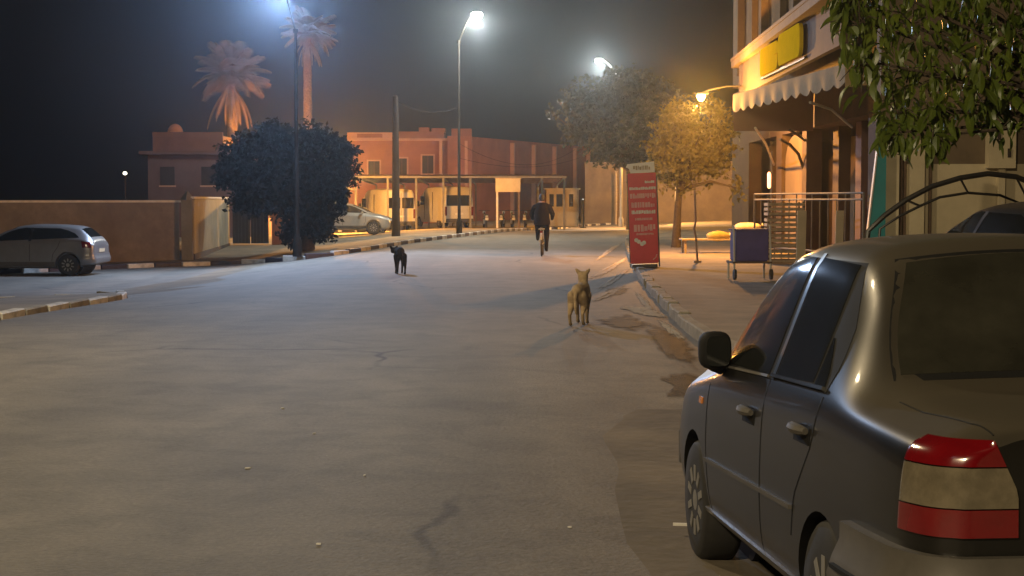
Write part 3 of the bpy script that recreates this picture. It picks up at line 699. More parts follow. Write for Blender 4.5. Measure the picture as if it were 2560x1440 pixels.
HATCH = dict(L=4.05,
    zc=[(0, .85), (.03, .98), (.1, 1.08), (.3, 1.27), (.42, 1.36), (.6, 1.41), (1.2, 1.455), (1.7, 1.46), (2.2, 1.42), (2.5, 1.33), (3.1, 1.03), (3.2, 1.0), (3.7, .9), (3.95, .78), (4.03, .68), (4.05, .6)],
    cr=[(0, .04), (.5, .06), (1.2, .07), (2.4, .07), (3, .03), (4.05, .05)],
    wr=[(0, .6), (.15, .6), (.5, .57), (1.2, .58), (2.3, .57), (2.9, .66), (3.2, .66), (3.8, .6), (4.05, .45)],
    w=[(0, .7), (.03, .76), (.1, .81), (.3, .85), (1.5, .865), (3.3, .86), (3.75, .8), (3.95, .7), (4.05, .52)],
    zb=[(0, .88), (.3, 1.02), (.6, 1.04), (1.2, .98), (2.6, .92), (3.3, .88), (3.9, .75), (4.05, .55)],
    zs=[(0, .34), (.3, .27), (.8, .2), (3.3, .2), (3.8, .22), (4.05, .3)])
def hatch(name, label, loc, rz, P, group=None, fwd=1):
    B = Body(HATCH); t = thing(name, label, 'car', loc, rz, group); wr = .31
    link('body', B.mesh('body', [(.72, .32), (3.25, .32)], .365), P, t)
    for y in (.72, 3.25):
        MB().lathe([(.36, -.6), (.36, .6)], 24, 'X', (0, y, .32)).build('wheel_well', M['trim'], t)
        for sd in (-1, 1): wheel(t, sd * .765, y, wr)
    for sd in (-1, 1):
        B.side([(3.0, .975), (2.7, 1.12), (2.45, 1.25), (2.2, 1.33), (2.0, 1.36)], [(.42, 1.085), (.45, 1.12), (.55, 1.2), (.75, 1.28), (1.0, 1.34)], .004, sd, 20, 8).build('side_window', M['glass'], t, True)
        B.side([(1.86, .98), (1.84, 1.36)], [(1.78, .99), (1.76, 1.36)], .006, sd, 2, 6).build('pillar_trim', M['trim'], t, True)
        B.side([(2.9, .27), (2.9, .4)], [(1.1, .27), (1.1, .4)], .006, sd, 12, 3).build('sill_trim', M['bumper'], t, True)
        for c in ([(2.9, .93), (2.88, .6), (2.8, .42)], [(1.82, .96), (1.82, .6), (1.82, .42)], [(.95, .98), (1.02, .8), (1.15, .62), (1.18, .42)]):
            B.side(c, [(y - .012, z) for y, z in c], .0015, sd, 1, 10, .003).build('door_gap', M['trim'], t)
        for y in (2.02, 1.1):
            q = [B.side_pt(y + a, .86, .02, sd) for a in (-.09, 0, .09)]; MB().tube(q, .014, 6).build('door_handle', P, t, True)
        B.side([(.3, .8), (.34, .98)], [(.06, .8), (.1, .95)], .008, sd, 5, 4).build('tail_lamp', M['lens_red'], t, True)
        B.side([(3.98, .64), (3.92, .73)], [(3.62, .72), (3.55, .8)], .008, sd, 6, 4).build('headlight', M['headlight'], t, True)
        mr = MB().box((sd * .96, 2.72, 1.02), (.2, .12, .13)).build('mirror', P, t, bevel=.04); MB().tube([(sd * .8, 2.74, .97), (sd * .92, 2.73, .99)], .03, 6).build('stalk', M['trim'], mr)
    B.screen((.56, 1.1, 1.09), (.5, 1.35, 1.32), (.05, .75), .005).build('rear_window', M['glass'], t, True)
    B.screen((.66, 1.05, 1.04), (.5, 1.39, 1.35), (3.3, 2.0), .005).build('windscreen', M['glass'], t, True)
    rows, lo = plan_band(B, .36, .62, lambda k: .02 + .04 * math.sin(math.pi * min(1, k * 1.1 + .1)), .3, 0)
    B.skirted([q + [(-x, y, z) for x, y, z in q[-2::-1]] for q in rows], [q + [(-x, y, z) for x, y, z in q[-2::-1]] for q in lo]).build('rear_bumper', P, t, True)
    MB().bb((-.26, -.012, .66), (.26, -.002, .76)).build('number_plate', M['cream'], t)
    MB().bb((-.35, 4.04, .42), (.35, 4.09, .54)).build('grille', M['trim'], t)
    return t
# rear wheel of the left car stands at photo pixel (168, 690), front off the frame
lc = G(172, 690)
hatch('parked_car', 'silver hatchback parked in front of the low wall at the left edge', (lc.x + .72, lc.y - .0 + .85, gz(lc.x, lc.y)), R(88), M['paint_silver'])
# silver car nose to the right, half behind the dark tree
sc_ = at(968, 585, 73); hatch('parked_car', 'grey silver car with its nose out past the large dark tree', (sc_.x - 3.95, 73.4, gz(sc_.x, 73) + .13), R(-84), M['paint_grey'])
hatch('parked_car', 'black car behind the grey silver one, nose showing', (X(978, 79) - 3.9, 79, gz(-8, 79) + .13), R(-82), M['paint_black'])
hatch('parked_car', 'dark car on the right pavement, roof showing above the charcoal sedan', (4.75, 11.6, .14), R(3), M['paint_black'])

def van(label, loc, rz):
    t = thing('parked_van', label, 'van', loc, rz, 'white vans under the carport'); P = M['paint_white']; L = 5.4
    m = MB(); rows = []
    for y, zt, w in ((0, 2.3, .9), (.03, 2.42, .95), (.1, 2.5, .97), (2, 2.55, .98), (3.6, 2.5, .98), (4.0, 2.36, .96), (4.35, 1.9, .95), (4.65, 1.35, .94), (5.2, 1.12, .9), (5.38, .95, .82), (5.4, .6, .78)):
        k = .78 if zt > 2 else .9
        rows.append([(a * w, y, z) for a, z in ((-.95, .32), (-1, .45), (-1, 1.0), (-.985, min(1.35, zt - .12)), (-(.985 + k) / 2 if zt > 2 else -.95, zt - .25 if zt > 2 else zt - .06), (-k, zt - .05), (-.5, zt), (0, zt + .02), (.5, zt), (k, zt - .05), ((.985 + k) / 2 if zt > 2 else .95, zt - .25 if zt > 2 else zt - .06), (.985, min(1.35, zt - .12)), (1, 1.0), (1, .45), (.95, .32))])
    m.grid(rows); n = 15; m.add(rows[0], [tuple(range(n))]); m.add(rows[-1], [tuple(range(n))])
    m.add([rows[i][j] for i in range(len(rows)) for j in (0, n - 1)], [(2 * i, 2 * i + 2, 2 * i + 3, 2 * i + 1) for i in range(len(rows) - 1)])
    m.build('body', P, t, True)
    for y in (1.0, 4.45):
        for sd in (-1, 1): wheel(t, sd * .88, y, .34)
    for sd in (-1, 1):
        MB().bb((sd * .44 - .38, -.025, 1.35), (sd * .44 + .38, -.002, 2.0)).build('rear_window', M['glass'], t)
        MB().bb((sd * .87 - .07, -.03, .75), (sd * .87 + .06, -.003, 1.3)).build('tail_lamp', M['lens_red'], t)
        MB().bb((sd * .985, 3.5, 1.4), (sd * .95, 4.15, 1.95)).build('side_window', M['glass'], t)
        for y in (3.4, 2.0): MB().bb((sd * 1.0, y, .5), (sd * .97, y + .02, 2.2)).build('door_gap', M['trim'], t)
        MB().bb((sd * 1.03, 4.1, 1.3), (sd * 1.2, 4.2, 1.65)).build('mirror', M['trim'], t, bevel=.03)
    MB().bb((-.012, -.012, .55), (.012, -.001, 2.3)).build('door_gap', M['trim'], t)
    MB().bb((-.9, -.12, .34), (.9, -.003, .56)).build('rear_bumper', M['bumper'], t, bevel=.03)
    MB().bb((-.26, -.02, .8), (.26, -.003, .92)).build('number_plate', M['sign_white'], t)
    return t
van('white van at the left under the carport, rear turned to the road', (X(1003, 95), 95, gz(-7, 95) + .13), R(26))
van('white van in the middle of the carport behind the tall lamp post', (X(1148, 96), 96, gz(-3, 96) + .13), R(24))

def motorbike(label, loc, rz):
    t = thing('motorcycle', label, 'motorcycle', loc, rz, 'motorcycles beside the vans'); bl = M['black_metal']
    for y in (0, 1.25):
        w = MB().lathe([(.2, -.05), (.3, -.045), (.3, .045), (.2, .05)], 18, 'X', (0, y, .3)).build('wheel', M['tyre'], t, True); MB().lathe([(.2, -.012), (.2, .012)], 12, 'X', (0, y, .3)).build('rim', M['galv'], w)
    MB().tube([(0, 0, .32), (0, .45, .45), (0, .95, .7), (0, 1.0, .95)], .05).build('frame', bl, t, True)
    MB().tube([(0, 1.25, .3), (0, 1.08, .75), (0, 1.0, 1.02)], .035).build('fork', M['galv'], t, True)
    MB().box((0, .55, .38), (.26, .4, .3)).build('engine', M['galv'], t, bevel=.03); MB().box((0, .2, .78), (.26, .75, .12)).build('seat', bl, t, bevel=.04)
    MB().tube([(-.36, .88, 1.08), (-.15, .98, 1.05), (.15, .98, 1.05), (.36, .88, 1.08)], .017).build('handlebar', bl, t, True)
    MB().lathe([(.02, .0), (.09, .02), (.1, .1)], 12, 'Y', (0, 1.08, .95)).build('headlight', M['headlight'], t, True)
    MB().box((0, -.22, .72), (.16, .06, .1)).build('tail_lamp', M['headlight'], t, bevel=.01)
    MB().box((0, -.3, .55), (.2, .02, .16)).build('number_plate', M['sign_white'], t)
    return t
for px, a, lb in ((1216, 8, 'dark motorcycle nearest the vans, leftmost of the row'), (1254, -6, 'dark motorcycle behind the left post of the cream signboard'), (1283, 5, 'dark motorcycle below the cream signboard'), (1312, -4, 'dark motorcycle between the signboard and the cyclist')):
    motorbike(lb, (X(px, 98), 98 + random.uniform(-.6, .6), gz(1, 98) + .13), R(a))

# ================================================================== compound: carport, signboard, booth
D0, D1 = 92.0, 106.0
gz0 = lambda x, d: gz(x, d) + .12
t = thing('carport', 'long open carport on thin pale posts above the white vans', 'carport', (0, 0, 0))
for px in (890, 970, 1041, 1109, 1176, 1355, 1410):
    x = X(px, D0); MB().bb((x - .06, D0 - .06, gz0(x, D0) - .1), (x + .06, D0 + .06, Z(445, D0))).build('post', M['rail_grey'], t)
    MB().bb((x - .05, D1 - .05, gz0(x, D1) - .1), (x + .05, D1 + .05, Z(445, D0) - .3)).build('post', M['rail_grey'], t)
    MB().tube([(x, D0, Z(445, D0)), (x, D1, Z(445, D0) - .28)], .05, 6).build('rafter', M['rail_grey'], t)
MB().bb((X(878, D0), D0 - .07, Z(445, D0) + .001), (X(1416, D0), D0 + .07, Z(440, D0))).build('front_beam', M['rail_grey'], t)
rf = MB(); rows = []
for j in range(2):
    y = D0 - .3 + j * (D1 - D0 + .8); z = Z(439, D0) + .04 - .33 * j
    rows.append([(X(878, D0) + k * .16, y, z + (.03 if k % 2 else 0)) for k in range(int((X(1416, D0) - X(878, D0)) / .16))])
rf.grid(rows).build('roof_sheet', M['maroon'], t)
MB().tube([(X(878, D0) , D0 + .1, Z(455, D0)), (X(868, D0), D0 - .2, Z(468, D0)), (X(890, D0), D0 - .1, Z(476, D0))], .05).build('brace', M['rail_grey'], t)
t = thing('signboard', 'blank cream signboard on two posts in front of the motorcycles', 'sign', (0, 0, 0)); d = 90.0
for px in (1243, 1297): MB().bb((X(px, d) - .06, d - .05, gz0(0, d) - .1), (X(px, d) + .06, d + .05, Z(447, d))).build('post', M['wood_dark'] if px > 1250 else M['white_metal'], t)
MB().bb((X(1239, d), d - .09, Z(480, d)), (X(1301, d), d - .052, Z(447, d))).build('board', M['cream'], t)
MB().bb((X(1237, d), d - .11, Z(447, d) + .001), (X(1303, d), d - .03, Z(445, d))).build('frame', M['wood'], t)
t = thing('guard_booth', 'small cream guard booth with windows and flat roof', 'booth', (X(1367, 100), 100, gz0(3, 100))); d = 100.0
w = X(1446, d) - X(1367, d); h = Z(474, d) - gz0(3, d)
m = MB(); pierced(m, 0, w, .08, h, [(w * .08, w * .22, h * .55, h * .88), (w * .3, w * .5, h * .55, h * .88), (w * .7, w * .84, h * .55, h * .88)], 0, .06)
m.build('wall', M['cream'], t); MB().bb((0.001, .3, 0), (w - .001, 1.8, h - .001)).build('rear_wall', M['cream'], t)
for a, b in ((.08, .22), (.3, .5), (.7, .84)): MB().bb((w * a, .03, h * .55), (w * b, .045, h * .88)).build('window', M['glass'], t)
MB().bb((w * .58, -.03, .08), (w * .61, -.001, h)).build('door_frame', M['wood'], t); MB().bb((w * .95, -.03, .08), (w * .98, -.001, h)).build('door_frame', M['wood'], t)
MB().bb((-.12, -.18, h + .001), (w + .12, 1.95, h + .09)).build('roof', M['cream'], t)
t = thing('bollard_post', 'short black post beside the guard booth', 'post', (X(1457, 97), 97, gz0(4, 97)))
MB().lathe([(.12, 0), (.1, .1), (.09, 1.7), (.11, 1.75), (.02, 1.82)], 10).build('shaft', M['black_metal'], t, True); MB().box((0, 0, .02), (.4, .4, .06)).build('foot', M['black_metal'], t)

# ================================================================== lamps and poles
b1 = at(743, 634, 49.5); street_lamp('dark lamp post with thick base in front of the large dark tree', (b1.x, 49.5, gz(b1.x, 49.5) + .12), at(690, -46, 47.8), BLUE, 9000, M['pole_dark'], .075, aim=(.25, -.75, -.85), cone=140)
b2 = G(1148, 584, .12); street_lamp('tall lamp post with a lit white lamp, before the carport', (b2.x, b2.y, gz(b2.x, b2.y) + .12), at(1192, 34, b2.y - 1.2), COOL, 5600, M['pole_dark'], .072)
b3 = Vector((X(1552, 102), 102)); street_lamp('lamp post with a lit white lamp rising out of the far trees', (b3.x, 102, gz(b3.x, 102) + .1), at(1497, 149, 101), COOL, 6200, M['galv'], .09)
hd4 = at(1753, 240, 42.0); t = thing('wall_lamp', 'glowing orange sodium lamp on a bracket at the far end of the awning', 'lamp', (6.4, 43.4, 4.75), group='street lamps'); hv = hd4 - Vector((6.4, 43.4, 4.75))
MB().tube([(0, 0, 0), hv * .4 + Vector((0, 0, .1)), hv * .8 + Vector((0, 0, .12)), hv + Vector((0, 0, .08))], .022, 7).build('arm', M['galv'], t, True); MB().box((.02, 0, 0), (.06, .16, .22)).build('wall_plate', M['galv'], t)
MB().box(hv + Vector((.05, .05, .07)), (.3, .14, .06)).build('lamp_head', M['galv'], t, bevel=.015); MB().lathe([(.02, -.13), (.08, -.1), (.11, -.03), (.11, .03)], 14, c=hv).build('lamp_bowl', lampmat('sodium_glow', (1, .5, .1), 60), t, True); light('lamp_light', hv + Vector((-.1, -.05, -.3)), SODIUM, 3800, .1, t)
# lamps of the same street outside the picture, behind the shops and trees and behind the photographer
street_lamp('sodium lamp hidden behind the large dark tree, lighting the vans', (X(850, 84), 84, -.1), (X(838, 84), 83.6, 3.5), SODIUM, 14500, M['galv'], .06)
street_lamp('sodium lamp behind the street tree, lighting the brown end wall', (10.8, 103, -.1), (9.6, 103.5, 5.2), SODIUM, 11000, M['galv'], .06)
street_lamp('sodium lamp behind the large dark tree below the palms', (X(650, 126), 126, -.3), (X(642, 126), 126.5, 4.6), SODIUM, 5000, M['galv'], .07)
street_lamp('lamp post at the left kerb behind the photographer', (-7.6, -6, .1), (-5.4, -5.6, 8.2), WARM, 6000, M['pole_dark'], .11)
street_lamp('lamp post at the left kerb just outside the picture', (-8.2, 15, .1), (-6.2, 15, 8.6), WARM, 2300, M['pole_dark'], .11)

t = thing('utility_pole', 'thick dark utility pole standing before the left white van', 'pole', (X(990, 67), 67, gz(-5, 67) + .1))
MB().lathe([(.19, 0), (.17, 1), (.12, 6.0), (.02, 6.05)], 12).build('shaft', M['pole_grey'], t, True)
MB().lathe([(.145, 4.2), (.145, 4.26)], 12).build('band', M['pole_grey'], t, True)
def cable(label, a, b, sag, r=.009):
    a, b = Vector(a), Vector(b); n = 24
    o = MB().tube([a.lerp(b, k / n) - Vector((0, 0, sag * 4 * (k / n) * (1 - k / n))) for k in range(n + 1)], r, 5).build('overhead_cable', M['pole_grey'], smooth=True)
    tag(o, label, 'cable')
cable('thin cable sagging from the tall lamp post towards the far trees', at(1150, 360, 73.5), at(1440, 372, 100), 1.0)
cable('second thin cable below it, sagging to the far trees', at(1150, 396, 73.5), at(1450, 394, 100), .5)
cable('cable running from the utility pole to the tall lamp post', at(992, 252, 67), at(1144, 268, b2.y - .1), .35)
t = thing('distant_lamp', 'tiny white light far left above the low wall', 'lamp', (X(315, 90), 90, 0))
MB().tube([(0, 0, -.5), (0, 0, Z(437, 90))], .04, 6).build('pole', M['pole_dark'], t); MB().lathe([(.02, 0), (.1, .05), (.1, .13), (.02, .18)], 10, c=(0, 0, Z(437, 90))).build('lamp_bowl', lampmat('far_glow', (1, .95, .75), 14), t, True)

# ================================================================== trees
def leaf_mesh(name, blobs, n, size, m, shell=.3, flat=.5):
    """many small bent leaves through the crown's volume; blobs = (centre, radii)"""
    vol = np.array([b[1][0] * b[1][1] * b[1][2] for b in blobs]); idx = RNG.choice(len(blobs), n, p=vol / vol.sum())
    C = np.array([b[0] for b in blobs])[idx]; Rr = np.array([b[1] for b in blobs])[idx]
    u = RNG.normal(size=(n, 3)); u /= np.linalg.norm(u, axis=1)[:, None]
    r = shell + (1 - shell) * RNG.random(n) ** .5; r *= 1 + .22 * np.sin(u[:, 0] * 9 + idx) * np.cos(u[:, 2] * 8 + idx * 2)
    p = C + u * Rr * r[:, None]
    a = RNG.normal(size=(n, 3)); a[:, 2] -= .5; a /= np.linalg.norm(a, axis=1)[:, None]
    b = np.cross(a, RNG.normal(size=(n, 3))); b /= np.linalg.norm(b, axis=1)[:, None]; c = np.cross(a, b)
    s = size * (.6 + .8 * RNG.random(n))[:, None]
    v = np.stack([p, p + a * s * .5 + b * s * .28 + c * s * .06, p + a * s, p + a * s * .5 - b * s * .28 + c * s * .06], 1).reshape(-1, 3)
    me = bpy.data.meshes.new(name); me.vertices.add(4 * n); me.vertices.foreach_set('co', v.ravel())
    me.loops.add(4 * n); me.loops.foreach_set('vertex_index', np.arange(4 * n)); me.polygons.add(n)
    me.polygons.foreach_set('loop_start', np.arange(n) * 4); me.update(); me.materials.append(m); return me
def tree(name, label, base, h_trunk, blobs, n, size, m, r=.16, lean=(0, 0), group=None, limbs=5):
    """tapered trunk, limbs into the lobes of the crown, leaves; blob centres relative to the base"""
    t = thing(name, label, 'tree', base, 0, group)
    tr = MB(); top = Vector((lean[0], lean[1], h_trunk))
    tr.tube([(0, 0, -.1), (lean[0] * .2, lean[1] * .2, h_trunk * .3), (lean[0] * .55, lean[1] * .6, h_trunk * .65), top], [r * 1.3, r, r * .85, r * .7], 10)
    for b in blobs[:limbs * 3]:
        c = Vector(b[0]); q = top.lerp(c, .5) + Vector((random.uniform(-.2, .2), random.uniform(-.2, .2), random.uniform(0, .3)))
        tr.tube([top - Vector((0, 0, .1)), q, c], [r * .55, r * .35, r * .12], 7)
    tr.build('trunk', M['bark'], t, True)
    o = link('crown', leaf_mesh('crown', blobs, n, size, m), None, t)
    return t
def blobs_at(d, base, items):
    out = [((X(px, d + dy) - base.x, d + dy - base.y, Z(py, d + dy) - base.z), (rx / F * d, rx / F * d * .9, rz / F * d)) for px, py, rx, rz, dy in items]
    for c, q in list(out):                                  # smaller clumps break up the outline
        for _ in range(20):
            u = Vector((random.gauss(0, 1), random.gauss(0, 1), random.gauss(0, .8))).normalized(); k = random.uniform(.12, .4)
            out.append(((c[0] + u.x * q[0] * random.uniform(.8, 1.5), c[1] + u.y * q[1], c[2] + u.z * q[2] * random.uniform(.8, 1.6)), (q[0] * k, q[1] * k, q[2] * k)))
    return out
bt = Vector((X(770, 57), 57, gz(-8, 57) + .12))
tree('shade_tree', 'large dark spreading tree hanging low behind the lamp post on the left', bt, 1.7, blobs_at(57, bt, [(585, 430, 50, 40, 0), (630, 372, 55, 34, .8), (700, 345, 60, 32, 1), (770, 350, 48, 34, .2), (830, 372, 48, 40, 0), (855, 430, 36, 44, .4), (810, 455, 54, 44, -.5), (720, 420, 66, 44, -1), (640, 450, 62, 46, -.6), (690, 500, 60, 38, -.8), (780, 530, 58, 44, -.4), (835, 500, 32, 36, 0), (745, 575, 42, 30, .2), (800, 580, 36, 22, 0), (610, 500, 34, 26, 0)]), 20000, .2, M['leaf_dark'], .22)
bt = Vector((X(1575, 92), 92, gz(7, 92) + .12))
tree('street_tree', 'grey green tree crown under the right white street lamp', bt, 3.4, blobs_at(92, bt, [(1480, 290, 70, 62, 0), (1540, 250, 75, 60, 1), (1600, 280, 75, 70, 0), (1520, 350, 78, 52, -1), (1600, 370, 75, 60, 0), (1440, 245, 40, 38, 0), (1450, 330, 36, 30, 0), (1650, 330, 70, 90, 1), (1590, 210, 60, 40, 1)]), 15000, .28, M['leaf_grey'], .2)
bt = Vector((X(1690, 48.5), 48.5, .13))
tree('street_tree', 'small tree with orange lit leaves behind the red sign', bt, 1.9, blobs_at(48.5, bt, [(1690, 330, 62, 55, 0), (1750, 350, 66, 55, .3), (1720, 400, 72, 42, -.4), (1785, 400, 46, 48, 0), (1660, 390, 36, 46, .2), (1800, 310, 42, 46, .2), (1700, 280, 45, 36, 0), (1780, 270, 34, 30, .3), (1700, 450, 40, 36, 0), (1840, 470, 18, 34, -.6)]), 8500, .14, M['leaf_warm'], .13, lean=(.1, 0))
# ---- palms: trunk, live fronds, hanging skirt of dead ones
def frond_mesh(name, L, droop, m, w=.34, nl=26):
    mb = MB(); pts = []
    for i in range(nl + 1):
        k = i / nl; pts.append(Vector((L * k * (1 - .18 * droop * k), 0, L * (.30 * k - droop * .62 * k * k))))
    mb.tube(pts[::3] if nl % 3 == 0 else pts[::2], .025, 4)
    for i in range(3, nl + 1):
        k = i / nl; ll = w * L * .3 * (math.sin(math.pi * min(1, k * .92 + .08)) ** .6 + .12); t = (pts[i] - pts[i - 1]).normalized()
        for sd in (-1, 1):
            o = Vector((t.x * .55, sd * .75, t.z * .55 - .32)).normalized() * ll
            mb.add([pts[i] - t * .03, pts[i] + t * .11, pts[i] + o], [(0, 1, 2)])
    me = mb.mesh(name); me.materials.append(m); return me
FR = [frond_mesh('frond', 3.4, dr, M['frond'], 1.15, 30) for dr in (.5, .8, 1.1)]; FD = [frond_mesh('frond', 3.2, .5, M['frond_dead'], .45)]
def palm(label, d, px, py, scale, live, skirt, skirt_len, top_y):
    z0 = -.4; base = Vector((X(px, d), d, z0)); hc = Z(py, d) - z0
    t = thing('palm_tree', label, 'palm tree', base, group='palm trees behind the compound')
    tr = []
    for i in range(25):
        k = i / 24; tr.append((.42 - .1 * k + (.03 if i % 2 else 0), hc * k))
    MB().lathe(tr, 12).build('trunk', M['palm_bark'], t, True)
    cr = MB().lathe([(.3, -.5), (.5, -.2), (.42, .2), (.05, .5)], 10, c=(0, 0, hc)).build('crown_heart', M['palm_bark'], t, True)
    for k in range(live):
        el = random.uniform(-.35, 1.25); az = k * 2.399 + random.uniform(-.2, .2); s = scale * random.uniform(.8, 1.1)
        link('frond', FR[k % 3], None, cr, (0, 0, hc + .1), (random.uniform(-.4, .4), -el, az), (s,) * 3)
    for k in range(skirt):
        az = k * 2.399; s = skirt_len / 3.2 * random.uniform(.7, 1.1)
        link('dead_frond', FD[0], None, cr, (0, 0, hc - .1 - random.uniform(0, .6)), (random.uniform(-.5, .5), random.uniform(.95, 1.5), az), (s, s * .7, s))
palm('broad left palm with a skirt of hanging dead fronds', 130, 582, 195, 1.0, 60, 15, 4.2, 0)
palm('tall right palm with bare trunk behind the thin lamp post', 134, 772, 88, .85, 52, 14, 3.0, 0)
# ---- citrus tree reaching in from the right
LF = []
for k in range(4):
    m = MB(); rows = []
    for i in range(7):
        u = i / 6; w = .021 * math.sin(math.pi * (u * .94 + .03)) ** .8; z = -.03 * u * u * (k + 1) * .5
        rows.append([(u * .1, -w, z + w * .5), (u * .1, 0, z), (u * .1, w, z + w * .5)])
    me = m.grid(rows).mesh('leaf', True); me.materials.append(M['leaf']); LF.append(me)
ct = thing('citrus_tree', 'glossy leaved citrus tree reaching into the top right corner', 'tree', (3.95, 9.6, .13))
tr = MB(); top = Vector((-.1, 0, 1.75)); tr.tube([(0, 0, -.1), (.03, .02, .8), top], [.13, .1, .085], 10)
twigs = []
def citrus_blob(px, py, r, d):
    p = at(px, py, d); return (Vector((p.x - 3.95, p.y - 9.6, p.z - .13)), r)
CB = [citrus_blob(*q) for q in [(2150, 60, .2, 9.2), (2280, 60, .28, 9.4), (2420, 70, .3, 9.7), (2540, 80, .3, 9.4), (2160, 160, .17, 9.0), (2270, 190, .26, 9.3), (2400, 190, .28, 9.0), (2530, 200, .28, 9.5), (2240, 285, .16, 9.1), (2340, 290, .15, 9.0), (2460, 260, .22, 9.3), (2600, 240, .3, 9.0), (2300, -80, .34, 9.5), (2480, -60, .35, 9.3), (2180, -40, .24, 9.3), (2700, 100, .4, 9.5), (2650, -100, .4, 9.4), (2235, 340, .1, 9.0), (2330, 350, .09, 8.9), (2120, 10, .15, 9.3)]]
LFP = []
for c, r in CB:
    tr.tube([top, top.lerp(c, .55) + Vector((0, 0, .12)), c + Vector((0, 0, .02))], [.026, .014, .006], 6)
    for k in range(int(34 + 700 * r * r)):
        u = Vector((random.gauss(0, 1), random.gauss(0, 1), random.gauss(0, 1))).normalized(); p = c + u * r * random.uniform(.25, 1.08)
        LFP.append(p)
for c, r in CB:
    for k in range(6):
        u = Vector((random.gauss(0, 1), random.gauss(0, 1), random.gauss(0, .8))).normalized() * r; tr.tube([c, c + u * .5 + Vector((0, 0, .03)), c + u], [.006, .004, .002], 4)
tr.build('trunk', M['bark'], ct, True)
# leaves in front of the others (seen largest) are single pieces, the rest one mass
LFP.sort(key=lambda p: (p.y + 9.6) if (1280 + F * (p.x + 3.95) / (p.y + 9.6) < 2600 and p.z + .13 < EYE + 560 / F * 9) else 99)
crown = None; rest = MB()
def leaf_rot():
    return (random.uniform(-.7, .7), random.uniform(.1, 1.5), random.uniform(0, 6.28))
from mathutils import Euler
lv = [[v.co.copy() for v in me.vertices] for me in LF]; lf = [[tuple(q.vertices) for q in me.polygons] for me in LF]
for i, p in enumerate(LFP[300:]):
    e = Euler(leaf_rot()).to_matrix() * random.uniform(.5, 1.3); k = i % 4; rest.add([e @ v + p for v in lv[k]], lf[k])
crown = tag(rest.build('crown', M['leaf'], ct, True), kind='stuff')
for i, p in enumerate(LFP[:300]):
    s = random.uniform(.55, 1.35); link('leaf', LF[i % 4], None, ct, p, leaf_rot(), (s, s, s))

# ================================================================== red totem sign
sd_ = G(1612, 668, .13); dS = sd_.y
t = thing('totem_sign', 'tall red standing sign with white lines of print at the kerb', 'sign', (sd_.x, dS, .135), R(-4)); t.rotation_euler = (0, R(-2.2), R(-4))
sw, sh = 70 / F * dS, 262 / F * dS
MB().bb((-sw / 2, -.05, .08), (sw / 2, .05, sh * .895)).build('panel', M['red'], t, bevel=.012)
MB().bb((-sw / 2 - .02, -.03, .0), (-sw / 2 - .001, .04, sh * .9)).build('edge', M['black_metal'], t); MB().bb((sw / 2 + .001, -.03, .0), (sw / 2 + .03, .06, sh * .86)).build('edge', M['black_metal'], t)
hd = MB().prism([(-sw / 2 - .03, sh * .955), (-sw / 2, sh * .985), (sw / 2 - .03, sh), (sw / 2 - .02, sh * .9), (-sw / 2 + .06, sh * .897), (-sw / 2 + .04, sh * .94)], 'Y', -.06, .05).build('header', M['sign_white'], t)
def strokes(parent, x0, x1, z0, z1, m, y=-.056, fill=.7, seed=1):
    """a line of worn, unreadable print: small strokes of uneven width"""
    r = random.Random(seed); x = x0; mb = MB()
    while x < x1:
        w = (z1 - z0) * r.uniform(.18, .5); a = z0 + (z1 - z0) * r.uniform(0, .3) * (r.random() > fill); b = z1 - (z1 - z0) * r.uniform(0, .35) * (r.random() > fill)
        mb.bb((x, y - .003, a), (min(x + w, x1), y + .003, b)); x += w + (z1 - z0) * r.uniform(.04, .16)
    mb.build('print_line', m, parent)
def zs_(py): return (668 - py) / F * dS
def xs_(px): return (px - 1605) / F * dS
for k, (a, b, y1, y0, m) in enumerate([(1612, 1636, 453, 459, 'sign_white'), (1573, 1638, 468, 475, 'sign_white'), (1574, 1637, 484, 496, 'sign_pink'), (1577, 1634, 506, 519, 'sign_pink'), (1577, 1636, 526, 535, 'sign_white'), (1585, 1628, 545, 551, 'sign_pink'), (1581, 1636, 562, 579, 'sign_pink'), (1587, 1630, 583, 588, 'sign_pink')]):
    strokes(t, xs_(a), xs_(b), zs_(y0), zs_(y1), M[m], seed=k, fill=.8)
strokes(t, -sw * .3, sw * .3, sh * .925, sh * .965, M['wood'], y=-.066, seed=20)
lg = MB()
for a, b in ((1586, 600), (1592, 604), (1600, 610), (1605, 607)): lg.lathe([(.045, -.059), (.045, -.0535)], 12, 'Y', (xs_(a), 0, zs_(b)))
lg.build('emblem', M['sign_white'], t)
MB().tube([(xs_(1626), -.055, zs_(650)), (xs_(1633), -.055, zs_(645)), (xs_(1636), -.055, zs_(637))], .012, 6).build('mark', M['sign_pink'], t)
MB().box((0, 0, .03), (sw * .9, .5, .06)).build('foot', M['black_metal'], t)

